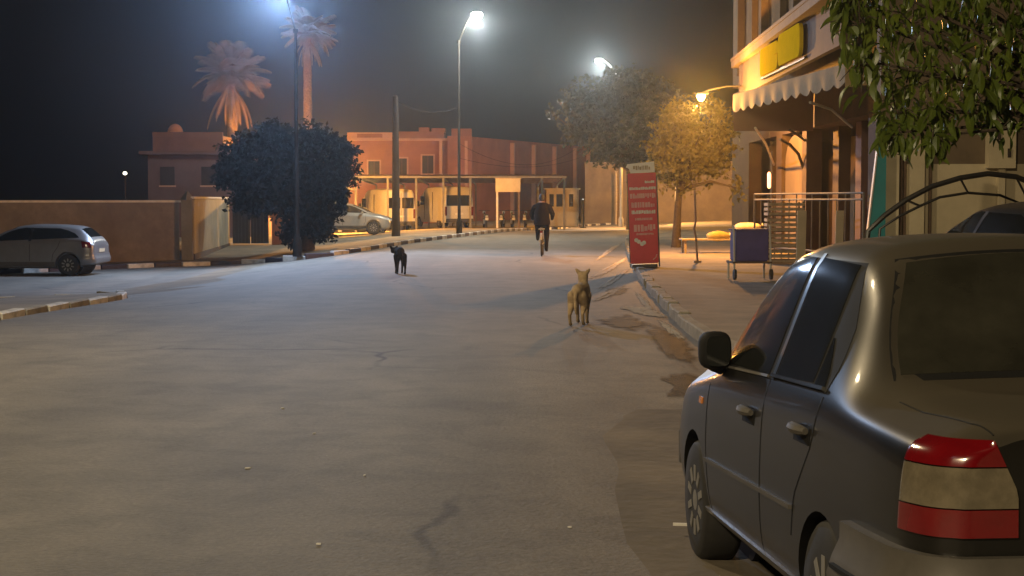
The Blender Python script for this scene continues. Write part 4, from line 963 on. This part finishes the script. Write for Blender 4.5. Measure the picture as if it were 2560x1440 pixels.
# ================================================================== people and animals
def organic(name, chains, voxel=.012, smooth=4):
    """one continuous surface grown round chains of (point, radius)"""
    mb = MB()
    for ch in chains:
        for (p, r) in ch:
            rows = [[(p[0] + r * math.cos(a) * math.cos(b), p[1] + r * math.cos(a) * math.sin(b), p[2] + r * math.sin(a)) for b in [2 * math.pi * k / 12 for k in range(12)]] for a in [-1.45 + 2.9 * j / 7 for j in range(8)]]
            n = 12; v = [q for w in rows for q in w]
            mb.add(v, [(i * n + j, i * n + (j + 1) % n, (i + 1) * n + (j + 1) % n, (i + 1) * n + j) for i in range(7) for j in range(n)] + [tuple(range(n - 1, -1, -1)), tuple(7 * n + j for j in range(n))])
        for (p, r), (q, s) in zip(ch, ch[1:]): mb.tube([p, q], [r, s], 12)
    me = bpy.data.meshes.new(name); me.from_pydata(mb.v, [], mb.f); ob = bpy.data.objects.new('t', me); COL.objects.link(ob)
    m = ob.modifiers.new('r', 'REMESH'); m.mode = 'VOXEL'; m.voxel_size = voxel
    s = ob.modifiers.new('s', 'SMOOTH'); s.iterations = smooth; s.factor = .5
    r = bpy.data.meshes.new_from_object(ob.evaluated_get(bpy.context.evaluated_depsgraph_get())); bpy.data.objects.remove(ob)
    r.name = name; r.polygons.foreach_set('use_smooth', [True] * len(r.polygons)); return r
def dog(label, loc, rz, m, head=(0, 0, 0), tail='down', stride=1, s=1.0, ears=1.0, arch=0.0):
    t = thing('dog', label, 'dog', loc, rz); hx, hy, hz = head
    ch = [[((0, -.02, .45), .075), ((0, .08, .47 + arch * .5), .088), ((0, .24, .455 + arch), .092), ((0, .42, .44 + arch * .6), .118), ((0, .5, .48), .095)],
          [((0, .48, .49), .085), ((hx * .4, .56 + hy * .4, .56 + hz * .5), .065), ((hx, .64 + hy, .63 + hz), .072), ((hx, .68 + hy, .62 + hz), .066), ((hx * 1.15, .77 + hy, .6 + hz), .04), ((hx * 1.2, .83 + hy, .595 + hz), .027)]]
    for sd in (-1, 1):
        k = sd * stride * .07
        ch.append([((sd * .06, .02, .40), .075), ((sd * .078, .08 + k * .5, .28), .056), ((sd * .075, -.06 + k, .16), .026), ((sd * .075, -.02 + k, .05), .022), ((sd * .075, .02 + k, .025), .026)])
        ch.append([((sd * .07, .43, .38), .062), ((sd * .078, .41 - k * .5, .25), .036), ((sd * .075, .44 - k, .12), .024), ((sd * .075, .45 - k, .03), .024), ((sd * .075, .49 - k, .024), .026)])
        ch.append([((hx + sd * .042, .63 + hy, .67 + hz), .034), ((hx + sd * (.055 + .022 * ears), .62 + hy, .71 + hz), .024), ((hx + sd * (.06 + .034 * ears), .615 + hy, .735 + hz), .01)])
    if tail == 'down': ch.append([((0, -.07, .46), .03), ((.0, -.14, .38), .026), ((.01, -.165, .26), .024), ((.015, -.15, .17), .014)])
    else: ch.append([((0, -.07, .48), .028), ((.02, -.15, .55), .024), ((.05, -.13, .63), .02), ((.06, -.06, .65), .012)])
    o = link('body', organic('body', ch, .011, 3), m, t); t.scale = (s, s, s)
    me = MB()
    for sd in (-1, 1): me.lathe([(.003, -.004), (.01, 0), (.003, .006)], 8, 'Y', (hx + sd * .032, .715 + hy, .645 + hz))
    me.lathe([(.004, 0), (.016, .008), (.004, .018)], 8, 'Y', (hx * 1.2, .845 + hy, .6 + hz)); me.build('eyes_and_nose', M['hair'], t, True)
    return t
p = G(1442, 815); dog('tan dog with raised ears walking away near the kerb', (p.x, p.y, 0), R(-12), M['fur_tan'], (-.02, -.03, .0), 'down', 1, .96, 1.1)
p = G(1003, 686); dog('dark brown dog walking away in the middle of the road', (p.x, p.y, gz(p.x, p.y)), R(10), M['fur_dark'], (-.1, -.02, -.12), 'down', -1, .98, .6, .06)

p = G(1354, 641); bk = thing('bicycle', 'bicycle ridden away along the road by the person in dark clothes', 'bicycle', (p.x, p.y, gz(p.x, p.y)), R(-3))
for y in (0, 1.05):
    tor = MB(); n1, n2 = 32, 8; v = [((.022 * math.cos(2 * math.pi * j / n2)), y + (.33 + .022 * math.sin(2 * math.pi * j / n2)) * math.cos(2 * math.pi * i / n1), .352 + (.33 + .022 * math.sin(2 * math.pi * j / n2)) * math.sin(2 * math.pi * i / n1)) for i in range(n1) for j in range(n2)]
    tor.add(v, [(i * n2 + j, i * n2 + (j + 1) % n2, ((i + 1) % n1) * n2 + (j + 1) % n2, ((i + 1) % n1) * n2 + j) for i in range(n1) for j in range(n2)])
    w = tor.build('wheel', M['tyre'], bk, True); sp = MB()
    for k in range(12): a = math.pi * k / 6; sp.tube([(0, y, .352), (0, y + .32 * math.cos(a), .352 + .32 * math.sin(a))], .003, 4)
    sp.lathe([(.03, -.05), (.03, .05)], 10, 'X', (0, y, .352)); sp.build('spokes', M['galv'], w)
    MB().grid([[(x, y + .365 * math.cos(a), .352 + .365 * math.sin(a)) for x in (-.03, 0, .03)] for a in [.6 + 2.2 * k / 12 for k in range(13)]]).build('mudguard', M['galv'], bk, True)
fr = MB()
for a, b in (((0, .42, .3), (0, .25, .85)), ((0, .42, .3), (0, .9, .75)), ((0, .3, .78), (0, .88, .85)), ((0, .42, .3), (0, 0, .352)), ((0, .28, .78), (0, 0, .352)), ((0, .87, .95), (0, 1.05, .352))): fr.tube([a, b], .018, 8)
fr.build('frame', M['black_metal'], bk, True); MB().box((0, .22, .93), (.18, .27, .07)).build('saddle', M['black_metal'], bk, bevel=.025)
MB().tube([(-.28, .72, 1.02), (-.24, .84, 1.03), (0, .88, 1.0), (.24, .84, 1.03), (.28, .72, 1.02)], .014, 8).build('handlebar', M['galv'], bk, True)
MB().tube([(-.09, .42, .46), (-.06, .42, .46), (-.06, .42, .14), (.06, .42, .46)], .001, 4)
cr = MB(); cr.tube([(-.14, .48, .45), (-.07, .48, .45), (-.07, .42, .3), (.07, .42, .3), (.07, .36, .15), (.14, .36, .15)], .012, 6); cr.build('pedals', M['galv'], bk)
MB().box((0, -.05, .78), (.16, .4, .03)).build('carrier', M['galv'], bk); MB().box((0, -.26, .7), (.07, .03, .05)).build('reflector', M['lens_red'], bk)
rd = thing('person', 'person in a dark loose jacket and trousers riding the bicycle away', 'person', bk.location, R(-3))
ch = [[((0, .2, 1.0), .17), ((0, .22, 1.12), .175), ((0, .27, 1.28), .19), ((0, .32, 1.4), .175), ((0, .35, 1.48), .1), ((0, .37, 1.54), .055)]]
for sd in (-1, 1):
    ch.append([((sd * .1, .33, 1.42), .1), ((sd * .2, .34, 1.39), .088), ((sd * .3, .42, 1.2), .07), ((sd * .285, .6, 1.08), .05), ((sd * .275, .7, 1.045), .034)])
    ch.append([((sd * .1, .2, .96), .125), ((sd * .13, .56 if sd < 0 else .5, .83 if sd < 0 else .72), .085), ((sd * .125, .44 if sd < 0 else .34, .52 if sd < 0 else .28), .055), ((sd * .125, .42 if sd < 0 else .3, .5 if sd < 0 else .2), .05), ((sd * .13, .55 if sd < 0 else .44, .47 if sd < 0 else .16), .04)])
    for k in range(4): ch.append([((sd * (.255 + .018 * k), .69, 1.05), .014), ((sd * (.255 + .018 * k), .74, 1.05), .011), ((sd * (.255 + .018 * k), .745 - .004 * k, 1.02), .01)])
    ch.append([((sd * .25, .67, 1.05), .014), ((sd * .235, .72, 1.03), .011)])
ch.append([((0, .37, 1.54), .055), ((0, .385, 1.6), .06), ((0, .395, 1.655), .088), ((0, .385, 1.68), .09), ((0, .48, 1.63), .045)])
ch.append([((0, .49, 1.64), .012), ((0, .505, 1.63), .012)])
for sd in (-1, 1): ch.append([((sd * .092, .385, 1.65), .016), ((sd * .095, .38, 1.63), .014)])
me = organic('body', ch, .014, 3); o = link('body', me, M['cloth_dark'], rd); me.materials.append(M['trousers']); me.materials.append(M['skin'])
for q in me.polygons:
    c = q.center
    q.material_index = 2 if (c.z > 1.53 or (c.y > .655 and c.z > 1.0)) else (1 if c.z < .93 else 0)
hr = organic('hair', [[((0, .37, 1.66), .094), ((0, .37, 1.7), .086), ((0, .345, 1.62), .07)]], .014, 2); link('hair', hr, M['hair'], rd)
jk = MB(); rows = []
for z, rx, ry, cy in ((.9, .235, .2, .18), (1.0, .23, .2, .2), (1.15, .215, .19, .23), (1.3, .215, .19, .28)): rows.append([(rx * math.cos(a) * (1 + .04 * math.sin(5 * a + z * 9)), cy + ry * math.sin(a), z) for a in [2 * math.pi * k / 24 for k in range(25)]])
jk.grid(rows).build('jacket_hem', M['cloth_dark'], rd, True)

# ================================================================== shops on the right
XW = 7.6
t = thing('shop_building', 'tan shop building with recessed bays and a balcony slab on the right', 'building', (0, 0, .13))
m = MB()
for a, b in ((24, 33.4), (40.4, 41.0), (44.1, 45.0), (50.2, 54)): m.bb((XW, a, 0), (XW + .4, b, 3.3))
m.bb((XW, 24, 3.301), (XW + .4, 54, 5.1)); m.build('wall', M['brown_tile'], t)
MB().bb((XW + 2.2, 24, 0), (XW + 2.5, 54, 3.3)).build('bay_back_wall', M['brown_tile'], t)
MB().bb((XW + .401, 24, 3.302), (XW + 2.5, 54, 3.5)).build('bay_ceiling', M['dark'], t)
MB().bb((XW + .2, 53.7, 5.1), (20, 54, 9.5)).build('gable_wall', M['shop_wall'], t); MB().bb((XW + .401, 53.6, 0), (20, 53.99, 5.09)).build('gable_wall', M['shop_wall'], t)
# upper floor with windows
m = MB(); holes = [(33.0, 34.8, 6.2, 8), (38.2, 39.4, 6.15, 8.2), (43.2, 44.6, 6.15, 8.2), (48.5, 49.8, 6.15, 8.2)]
ys = sorted({24, 54} | {q for h in holes for q in h[:2]})
for a, b in zip(ys, ys[1:]):
    hh = [q for q in holes if q[0] <= a and q[1] >= b]
    if hh: m.bb((XW, a, 5.3), (XW + .3, b, hh[0][2])); m.bb((XW, a, hh[0][3]), (XW + .3, b, 9.5))
    else: m.bb((XW, a, 5.3), (XW + .3, b, 9.5))
m.build('upper_wall', M['shop_wall'], t)
for h in holes:
    w = MB().bb((XW + .18, h[0], h[2]), (XW + .2, h[1], h[3])).build('window', M['glass'], t); MB().bb((XW - .06, h[0] - .1, h[2] - .1), (XW - .002, h[1] + .1, h[2] - .001)).build('sill', M['cream'], w)
for y in (36.0, 41.5, 46.8, 51.6): MB().bb((XW - .22, y - .2, 5.56), (XW - .002, y + .2, 9.4)).build('pilaster', M['shop_wall'], t)
MB().tube([(XW - .3, 37.0, 5.6), (XW - .3, 37.0, 9.3)], .06, 8).build('drain_pipe', M['white_paint'], t)
MB().bb((XW - .12, 34.9, 6.1), (XW - .06, 36.0, 6.75)).build('red_panel', M['terracotta'], t)
MB().prism([(5.68, 25), (6.28, 45), (XW - .002, 45), (XW - .002, 25)], 'Z', 5.24, 5.42).build('balcony_slab', M['shop_wall'], t)
MB().prism([(5.66, 25), (6.26, 45.02), (6.32, 45.02), (5.72, 25)], 'Z', 5.421, 5.5).build('slab_edge', M['shop_wall'], t)
MB().prism([(6.1, 29), (6.36, 44), (6.48, 44), (6.22, 29)], 'Z', 4.35, 5.238).build('fascia', M['brown_tile'], t)
# pale arched door, pilasters and curtains in the bays
ar = [(41.05, 0), (44.05, 0), (44.05, 2.5)] + [(42.55 + 1.5 * math.cos(a), 2.5 + .75 * math.sin(a)) for a in [math.pi * k / 10 for k in range(1, 10)]] + [(41.05, 2.5)]
MB().prism(ar, 'X', XW + .1, XW + .16).build('arched_door', M['shop_wall'], t)
for y0, y1, mm_ in ((34.4, 35.0, 'brown_tile'), (36.3, 36.9, 'maroon'), (38.8, 39.5, 'brown_tile'), (46.5, 47.0, 'cream'), (48.7, 49.1, 'brown_tile')): MB().bb((XW + .5, y0, 0), (XW + .8, y1, 3.3)).build('column', M[mm_], t)
for y0, y1 in ((35.1, 36.2), (37.0, 38.7)): MB().bb((XW + 1.0, y0, 0), (XW + 1.04, y1, 2.6)).build('shutter', M['maroon'], t)
# yellow sign on the fascia: two rounded slabs joined at the foot
def rrect(y0, y1, z0, z1, r, n=5):
    o = []
    for cy, cz, a0 in ((y1 - r, z1 - r, 0), (y0 + r, z1 - r, 90), (y0 + r, z0 + r, 180), (y1 - r, z0 + r, 270)):
        for k in range(n + 1): a = R(a0 + 90 * k / n); o.append((cy + r * math.cos(a), cz + r * math.sin(a)))
    return o
t = thing('yellow_sign', 'bright yellow two part sign letters on the fascia above the awning', 'sign', (0, 0, 0))
MB().prism(rrect(32.9, 35.6, 4.62, 5.32, .22), 'X', 6.02, 6.1).build('letter', M['yellow'], t); MB().prism(rrect(35.9, 38.4, 4.6, 5.26, .2), 'X', 6.06, 6.14).build('letter', M['yellow'], t)
MB().bb((6.04, 35.2, 4.95), (6.08, 36.3, 5.2)).build('letter_bar', M['yellow'], t); MB().bb((6.1, 32.8, 4.55), (6.22, 38.5, 4.6)).build('bracket', M['black_metal'], t)
# awning: sloping canvas, scalloped valance, end flap, struts
A, Bp = at(1832, 282, 39.4), at(2112, 226, 30.4); zA = 3.78
A.z = zA; Bp.z = zA
t = thing('awning', 'cream canvas awning with scalloped valance over the shop pavement', 'awning', (0, 0, 0)); n = 48
rows = []
for r_ in range(5):
    row = []
    for i in range(n + 1):
        k = i / n; p = A.lerp(Bp, k); sc = abs(math.sin(math.pi * k * 12)); zz = zA + .46 - (.36 + .1 * sc) * r_ / 4; row.append((p.x - .02 * math.sin(k * 60) * r_ / 4, p.y, zz))
    rows.append(row)
MB().grid(rows).build('valance', M['canvas'], t, True)
rows = []
for r_ in range(5):
    k2 = r_ / 4; rows.append([(A.lerp(Bp, i / 16).x * (1 - k2) + (XW - .02) * k2, A.lerp(Bp, i / 16).y, zA + .421 + .42 * k2 - .06 * math.sin(math.pi * k2) + .02 * math.sin(i * 1.7)) for i in range(17)])
MB().grid(rows).build('canopy', M['canvas'], t, True)
MB().add([(Bp.x, Bp.y - .01, zA), (XW - .02, Bp.y - .01, zA + .1), (XW - .02, Bp.y - .01, zA + .84), (Bp.x, Bp.y - .01, zA + .42)], [(0, 1, 2, 3)]).build('end_flap', M['canvas'], t)
MB().add([(A.x + .02, A.y + .01, zA - .45), (XW - .02, A.y + .01, zA - .45), (XW - .02, A.y + .01, zA + .84), (A.x + .02, A.y + .01, zA + .42)], [(0, 1, 2, 3)]).build('added_shade_flap', M['maroon'], t)  # added flap that blocks the sodium lamp's light from the bays
MB().tube([A + Vector((.05, 0, .42)), Bp + Vector((.05, 0, .42))], .03, 8).build('front_bar', M['wood_dark'], t, True)
for p0, p1, m_ in ((at(2025, 256, 33.5), at(2130, 318, 34.9), 'white_metal'), (at(1888, 320, 37.6), at(1935, 412, 44.5), 'white_metal')): MB().tube([p0, p0.lerp(p1, .5) + Vector((0, 0, .12)), p1], .03, 8).build('strut', M[m_], t, True)
MB().tube([at(1950, 348, 40), at(1975, 362, 40.3), at(1996, 385, 40.6), at(2008, 420, 40.9)], .04, 8).build('strut', M['black_metal'], t, True); MB().tube([at(1975, 325, 39), at(1998, 340, 39.5), at(2012, 352, 40.9)], .035, 8).build('strut', M['black_metal'], t, True)
# small lit orange tube lamp
p = at(1923, 430, 40); t = thing('tube_lamp', 'small glowing orange tube lamp hanging in the shop front', 'lamp', p)
MB().lathe([(.02, -.42), (.045, -.38), (.045, -.05), (.02, 0)], 10).build('tube', lampmat('tube_glow', (1, .35, .12), 6), t, True); MB().tube([(0, 0, .0), (0, 0, 1.4)], .004, 5).build('cord', M['black_metal'], t)
# railing
t = thing('railing', 'pale metal railing in front of the shop bays', 'railing', (0, 0, .13)); a, b = Vector((X(1886, 40), 40, 0)), Vector((X(2158, 33.2), 33.2, 0))
for z in (1.62, 1.48, .3): MB().tube([a + Vector((0, 0, z)), b + Vector((0, 0, z))], .024, 6).build('rail', M['rail_grey'], t)
for k in range(15): q = a.lerp(b, k / 14); MB().tube([q, q + Vector((0, 0, 1.62 if k % 2 == 0 else 1.48))], .028 if k % 7 == 0 else .016, 6).build('bar', M['rail_grey'], t)
for k, (px, w_) in enumerate(((2003, 16), (2098, 14))):
    o = thing('white_board', ('pale narrow board leaning on the railing nearest the crates', 'pale narrow board leaning on the railing beside the teal sheet')[k], 'board', (X(px, 34), 34, .13)); MB().box((0, 0, .62), (w_ / F * 34 * 1.4, .03, 1.24), Matrix.Rotation(R(4), 3, 'X')).build('panel', M['cream'], o); MB().box((0, -.02, .05), (w_ / F * 34 * 1.5, .06, .08)).build('foot', M['wood'], o)
# slatted crates in a stack
for k in range(4):
    z = .14 + k * .36; t = thing('slatted_crate', ('pale slatted crate at the bottom of the stack by the railing', 'pale slatted crate second from the bottom of the stack', 'pale slatted crate third from the bottom of the stack', 'pale slatted crate on top of the stack by the railing')[k], 'crate', (X(1960, 36), 36, z), R(random.uniform(-5, 5)), 'stacked crates'); w_ = 88 / F * 36
    for sx in (-1, 1):
        for sy in (-1, 1): MB().box((sx * (w_ / 2 - .02), sy * .23, .17), (.04, .04, .34)).build('corner_post', M['wood_dark'], t)
    for j in range(3):
        for sy in (-1, 1): MB().box((0, sy * .262, .06 + j * .11), (w_, .02, .065)).build('slat', M['wood'], t)
        for sx in (-1, 1): MB().box((sx * (w_ / 2 + .011), 0, .06 + j * .11), (.02, .5, .065)).build('slat', M['wood'], t)
    MB().box((0, 0, .02), (w_ - .05, .44, .02)).build('base', M['wood_dark'], t)
# blue box on a hand cart
p = G(1832, 700, .14); d = p.y; t = thing('hand_cart', 'hand cart carrying a blue violet box on the right pavement', 'cart', (p.x, d, .14), R(4)); w_ = 84 / F * d
MB().box((w_ / 2 + .06, .3, .62), (w_, .5, .56)).build('box', M['blue_box'], t, bevel=.02); MB().box((w_ / 2 + .06, .3, .915), (w_ + .05, .55, .03)).build('lid', M['blue_box'], t)
for x in (0.04, w_ + .1): MB().tube([(x, .04, .02), (x - .01, .04, .55), (x - .03, .02, 1.0)], .02, 6).build('upright', M['white_metal'], t, True); MB().tube([(x, .58, .0), (x, .58, .34)], .02, 6).build('leg', M['white_metal'], t)
MB().bb((0, .02, .3), (w_ + .12, .6, .335)).build('deck', M['wood_dark'], t)
MB().lathe([(.05, -.03), (.1, -.02), (.1, .02), (.05, .03)], 14, 'X', (.04, .02, .1)).build('wheel', M['tyre'], t, True); MB().lathe([(.05, -.03), (.1, -.02), (.1, .02), (.05, .03)], 14, 'X', (w_ + .1, .02, .1)).build('wheel', M['tyre'], t, True)
# low table with sacks
t = thing('low_table', 'low pale plank table loaded with sacks', 'table', (X(1705, 43), 43, .13)); w_ = 165 / F * 43
for j in range(4): MB().bb((0, j * .2, .36), (w_, j * .2 + .185, .4)).build('plank', M['wood'], t)
for x in (.1, w_ - .1):
    for y in (.06, .7): MB().bb((x - .03, y - .03, -.0), (x + .03, y + .03, .358)).build('leg', M['wood'], t)
def sack(label, px, py, d, sx, sy, sz, m, rz=0):
    c = at(px, py, d); me = MB(); rows = []
    for i in range(9):
        a = -math.pi / 2 + math.pi * i / 8; rows.append([(sx * math.copysign(abs(math.cos(a)) ** .6, math.cos(a)) * math.copysign(abs(math.cos(b)) ** .7, math.cos(b)) * (1 + .05 * math.sin(3 * b + px)), sy * abs(math.cos(a)) ** .6 * math.copysign(abs(math.sin(b)) ** .7, math.sin(b)), sz * math.sin(a) * (1 + .1 * math.sin(2 * b + py))) for b in [2 * math.pi * k / 20 for k in range(21)]])
    t = thing('sack', label, 'sack', (c.x, c.y, c.z), R(rz), 'sacks on the low table'); MB().grid(rows).build('bag', M[m], t, True); MB().tube([(sx * .85, 0, 0), (sx * 1.08, 0, .03), (sx * 1.2, .02, .07)], [.05, .025, .05], 8).build('tied_end', M[m], t, True)
sack('yellowish sack at the left end of the low table', 1795, 590, 43.3, .32, .25, .14, 'sack_yellow', 20)
sack('white sack lying at the bottom of the pile behind the blue box', 1860, 588, 43.4, .42, .26, .13, 'sack', 4)
sack('white sack on top of the pile behind the blue box', 1868, 567, 43.4, .36, .24, .11, 'sack', -12)
t = thing('bent_pole', 'thin pale bent pole standing upright between sign and cart', 'pole', (X(1744, 36.5), 36.5, .13)); k = 36.5 / F
MB().tube([(0, 0, 0), (-4 * k, 0, 60 * k), (-9 * k, 0, 85 * k), (-5 * k, 0, 105 * k), (-8 * k, 0, 180 * k)], .026, 7).build('shaft', M['wood'], t, True); MB().box((0, 0, .03), (.16, .16, .05)).build('foot', M['wood'], t)
# teal sheet, cream frontage, hoop frame
t = thing('teal_board', 'tall teal sheet leaning beside the cream frontage', 'board', (0, 0, 0)); d = 21.5
MB().prism([(X(2152, d), .14), (X(2213, d), .14), (X(2213, d), Z(300, d)), (X(2200, d), Z(300, d))], 'Y', d, d + .06).build('sheet', M['teal'], t); MB().prism([(X(2148, d), .14), (X(2152, d) - .001, .14), (X(2200, d) - .001, Z(300, d)), (X(2197, d), Z(300, d))], 'Y', d - .01, d + .07).build('edge', M['white_metal'], t)
d = 22.4; t = thing('cream_frontage', 'cream panelled frontage with meter box under the citrus tree', 'building', (0, d, .13))
MB().bb((X(2206, d), .2, 0), (X(2760, d), .5, Z(432, d))).build('wall', M['cream'], t); MB().bb((X(2206, d), .22, Z(432, d) + .001), (X(2760, d), .5, 5.2)).build('upper_wall', M['shop_wall'], t)
for px0, px1, y in ((2214, 2250, 385), (2278, 2314, 372), (2500, 2516, 380)): MB().bb((X(px0, d), .1, 0), (X(px1, d), .199, Z(y, d))).build('pilaster', M['cream'], t)
for px in (2256, 2264, 2290, 2328): MB().bb((X(px, d), .14, 0), (X(px, d) + .03, .198, Z(400, d))).build('pipe', M['wood_dark'], t)
MB().bb((X(2470, d), .02, Z(443, d)), (X(2537, d), .21, Z(338, d))).build('meter_box', M['cream'], t); MB().bb((X(2468, d), -.02, Z(338, d) + .001), (X(2540, d), .21, Z(328, d))).build('box_hood', M['cream'], t)
for px, py in ((2490, 372), (2516, 416)): MB().bb((X(px, d), .0, Z(py, d)), (X(px + 8, d), .019, Z(py - 22, d))).build('meter', M['dark'], t)
d = 15.0; t = thing('hoop_frame', 'black curved tube frame of a covered barrow behind the charcoal sedan', 'cart', (0, 0, .14))
def hp(px, py, dd=d): q = at(px, py, dd); return Vector((q.x, q.y, q.z - .14))
H1 = [hp(*q) for q in ((2170, 578), (2210, 540), (2265, 500), (2330, 466), (2400, 445), (2470, 434), (2540, 442), (2610, 470), (2660, 520))]
MB().tube([Vector((H1[0].x - .1, d, 0))] + H1 + [Vector((H1[-1].x + .1, d, 0))], .026, 8).build('hoop', M['black_metal'], t, True)
H2 = [hp(px, py, 15.8) for px, py in ((2200, 572), (2250, 540), (2300, 515), (2350, 493), (2420, 482), (2500, 488), (2580, 520))]
MB().tube([Vector((H2[0].x - .1, 15.8, 0))] + H2 + [Vector((H2[-1].x + .1, 15.8, 0))], .014, 8).build('hoop', M['black_metal'], t, True)
for i in (2, 4, 6): MB().tube([H1[i], H2[min(i, 6)]], .012, 6).build('crossbar', M['black_metal'], t)
MB().box((X(2430, 15.4), 15.4, .5), (1.5, .8, .5)).build('bed', M['wood_dark'], t, bevel=.01)
for x in (X(2300, 15.4), X(2560, 15.4)): MB().lathe([(.2, -.03), (.28, -.03), (.28, .03), (.2, .03)], 20, 'X', (x, 15.0, .28)).build('wheel', M['tyre'], t, True)

# ================================================================== litter
LIT = ('pale scrap of litter on the asphalt left of the long crack, lower left', 'pale scrap of litter nearest the bottom edge, left of centre', 'tiny pale scrap of litter on the asphalt just left of the middle', 'pale scrap of litter farthest up the left half of the road', 'smallest pale scrap on the asphalt near the middle, below the dark dog', 'largest pale scrap of litter at the bottom edge near the sedan', 'tiny pale scrap between the road crack and the sedan')
for k, (px, py, s) in enumerate(((620, 1172, .022), (797, 1362, .02), (785, 1085, .018), (707, 1022, .022), (912, 1190, .014), (1640, 1432, .045), (1425, 1320, .014))):
    p = G(px, py); m = MB(); rr = random.Random(k); m.prism([(s * math.cos(a) * rr.uniform(.5, 1), s * math.sin(a) * rr.uniform(.3, .8)) for a in [2 * math.pi * j / 7 for j in range(7)]], 'Z', 0, .006)
    o = m.build('paper_scrap', M['paper'], loc=(p.x, p.y, gz(p.x, p.y) + .002), rot=(0, 0, rr.uniform(0, 6))); tag(o, LIT[k], 'litter', 'scraps of litter on the road')
p = G(1718, 1378); o = MB().box((0, 0, .006), (.14, .016, .012), Matrix.Rotation(R(-8), 3, 'Z')).build('white_strip', M['paper'], loc=(p.x, p.y, .002)); tag(o, 'thin white strip of litter by the front wheel of the sedan', 'litter')

# ================================================================== night haze round the whole place
hz = MB().bb((-170, -50, -2), (170, 330, 45)).build('haze', None); hz['kind'] = 'stuff'
hm = bpy.data.materials.new('haze_air'); hm.use_nodes = True; hn = hm.node_tree.nodes; hn.remove(hn['Principled BSDF'])
pv = hn.new('ShaderNodeVolumePrincipled'); pv.inputs['Color'].default_value = (.72, .85, 1.0, 1); pv.inputs['Density'].default_value = .0005; pv.inputs['Anisotropy'].default_value = .9
hm.node_tree.links.new(pv.outputs[0], hn['Material Output'].inputs['Volume']); hz.data.materials.append(hm)
hz.display_type = 'WIRE'
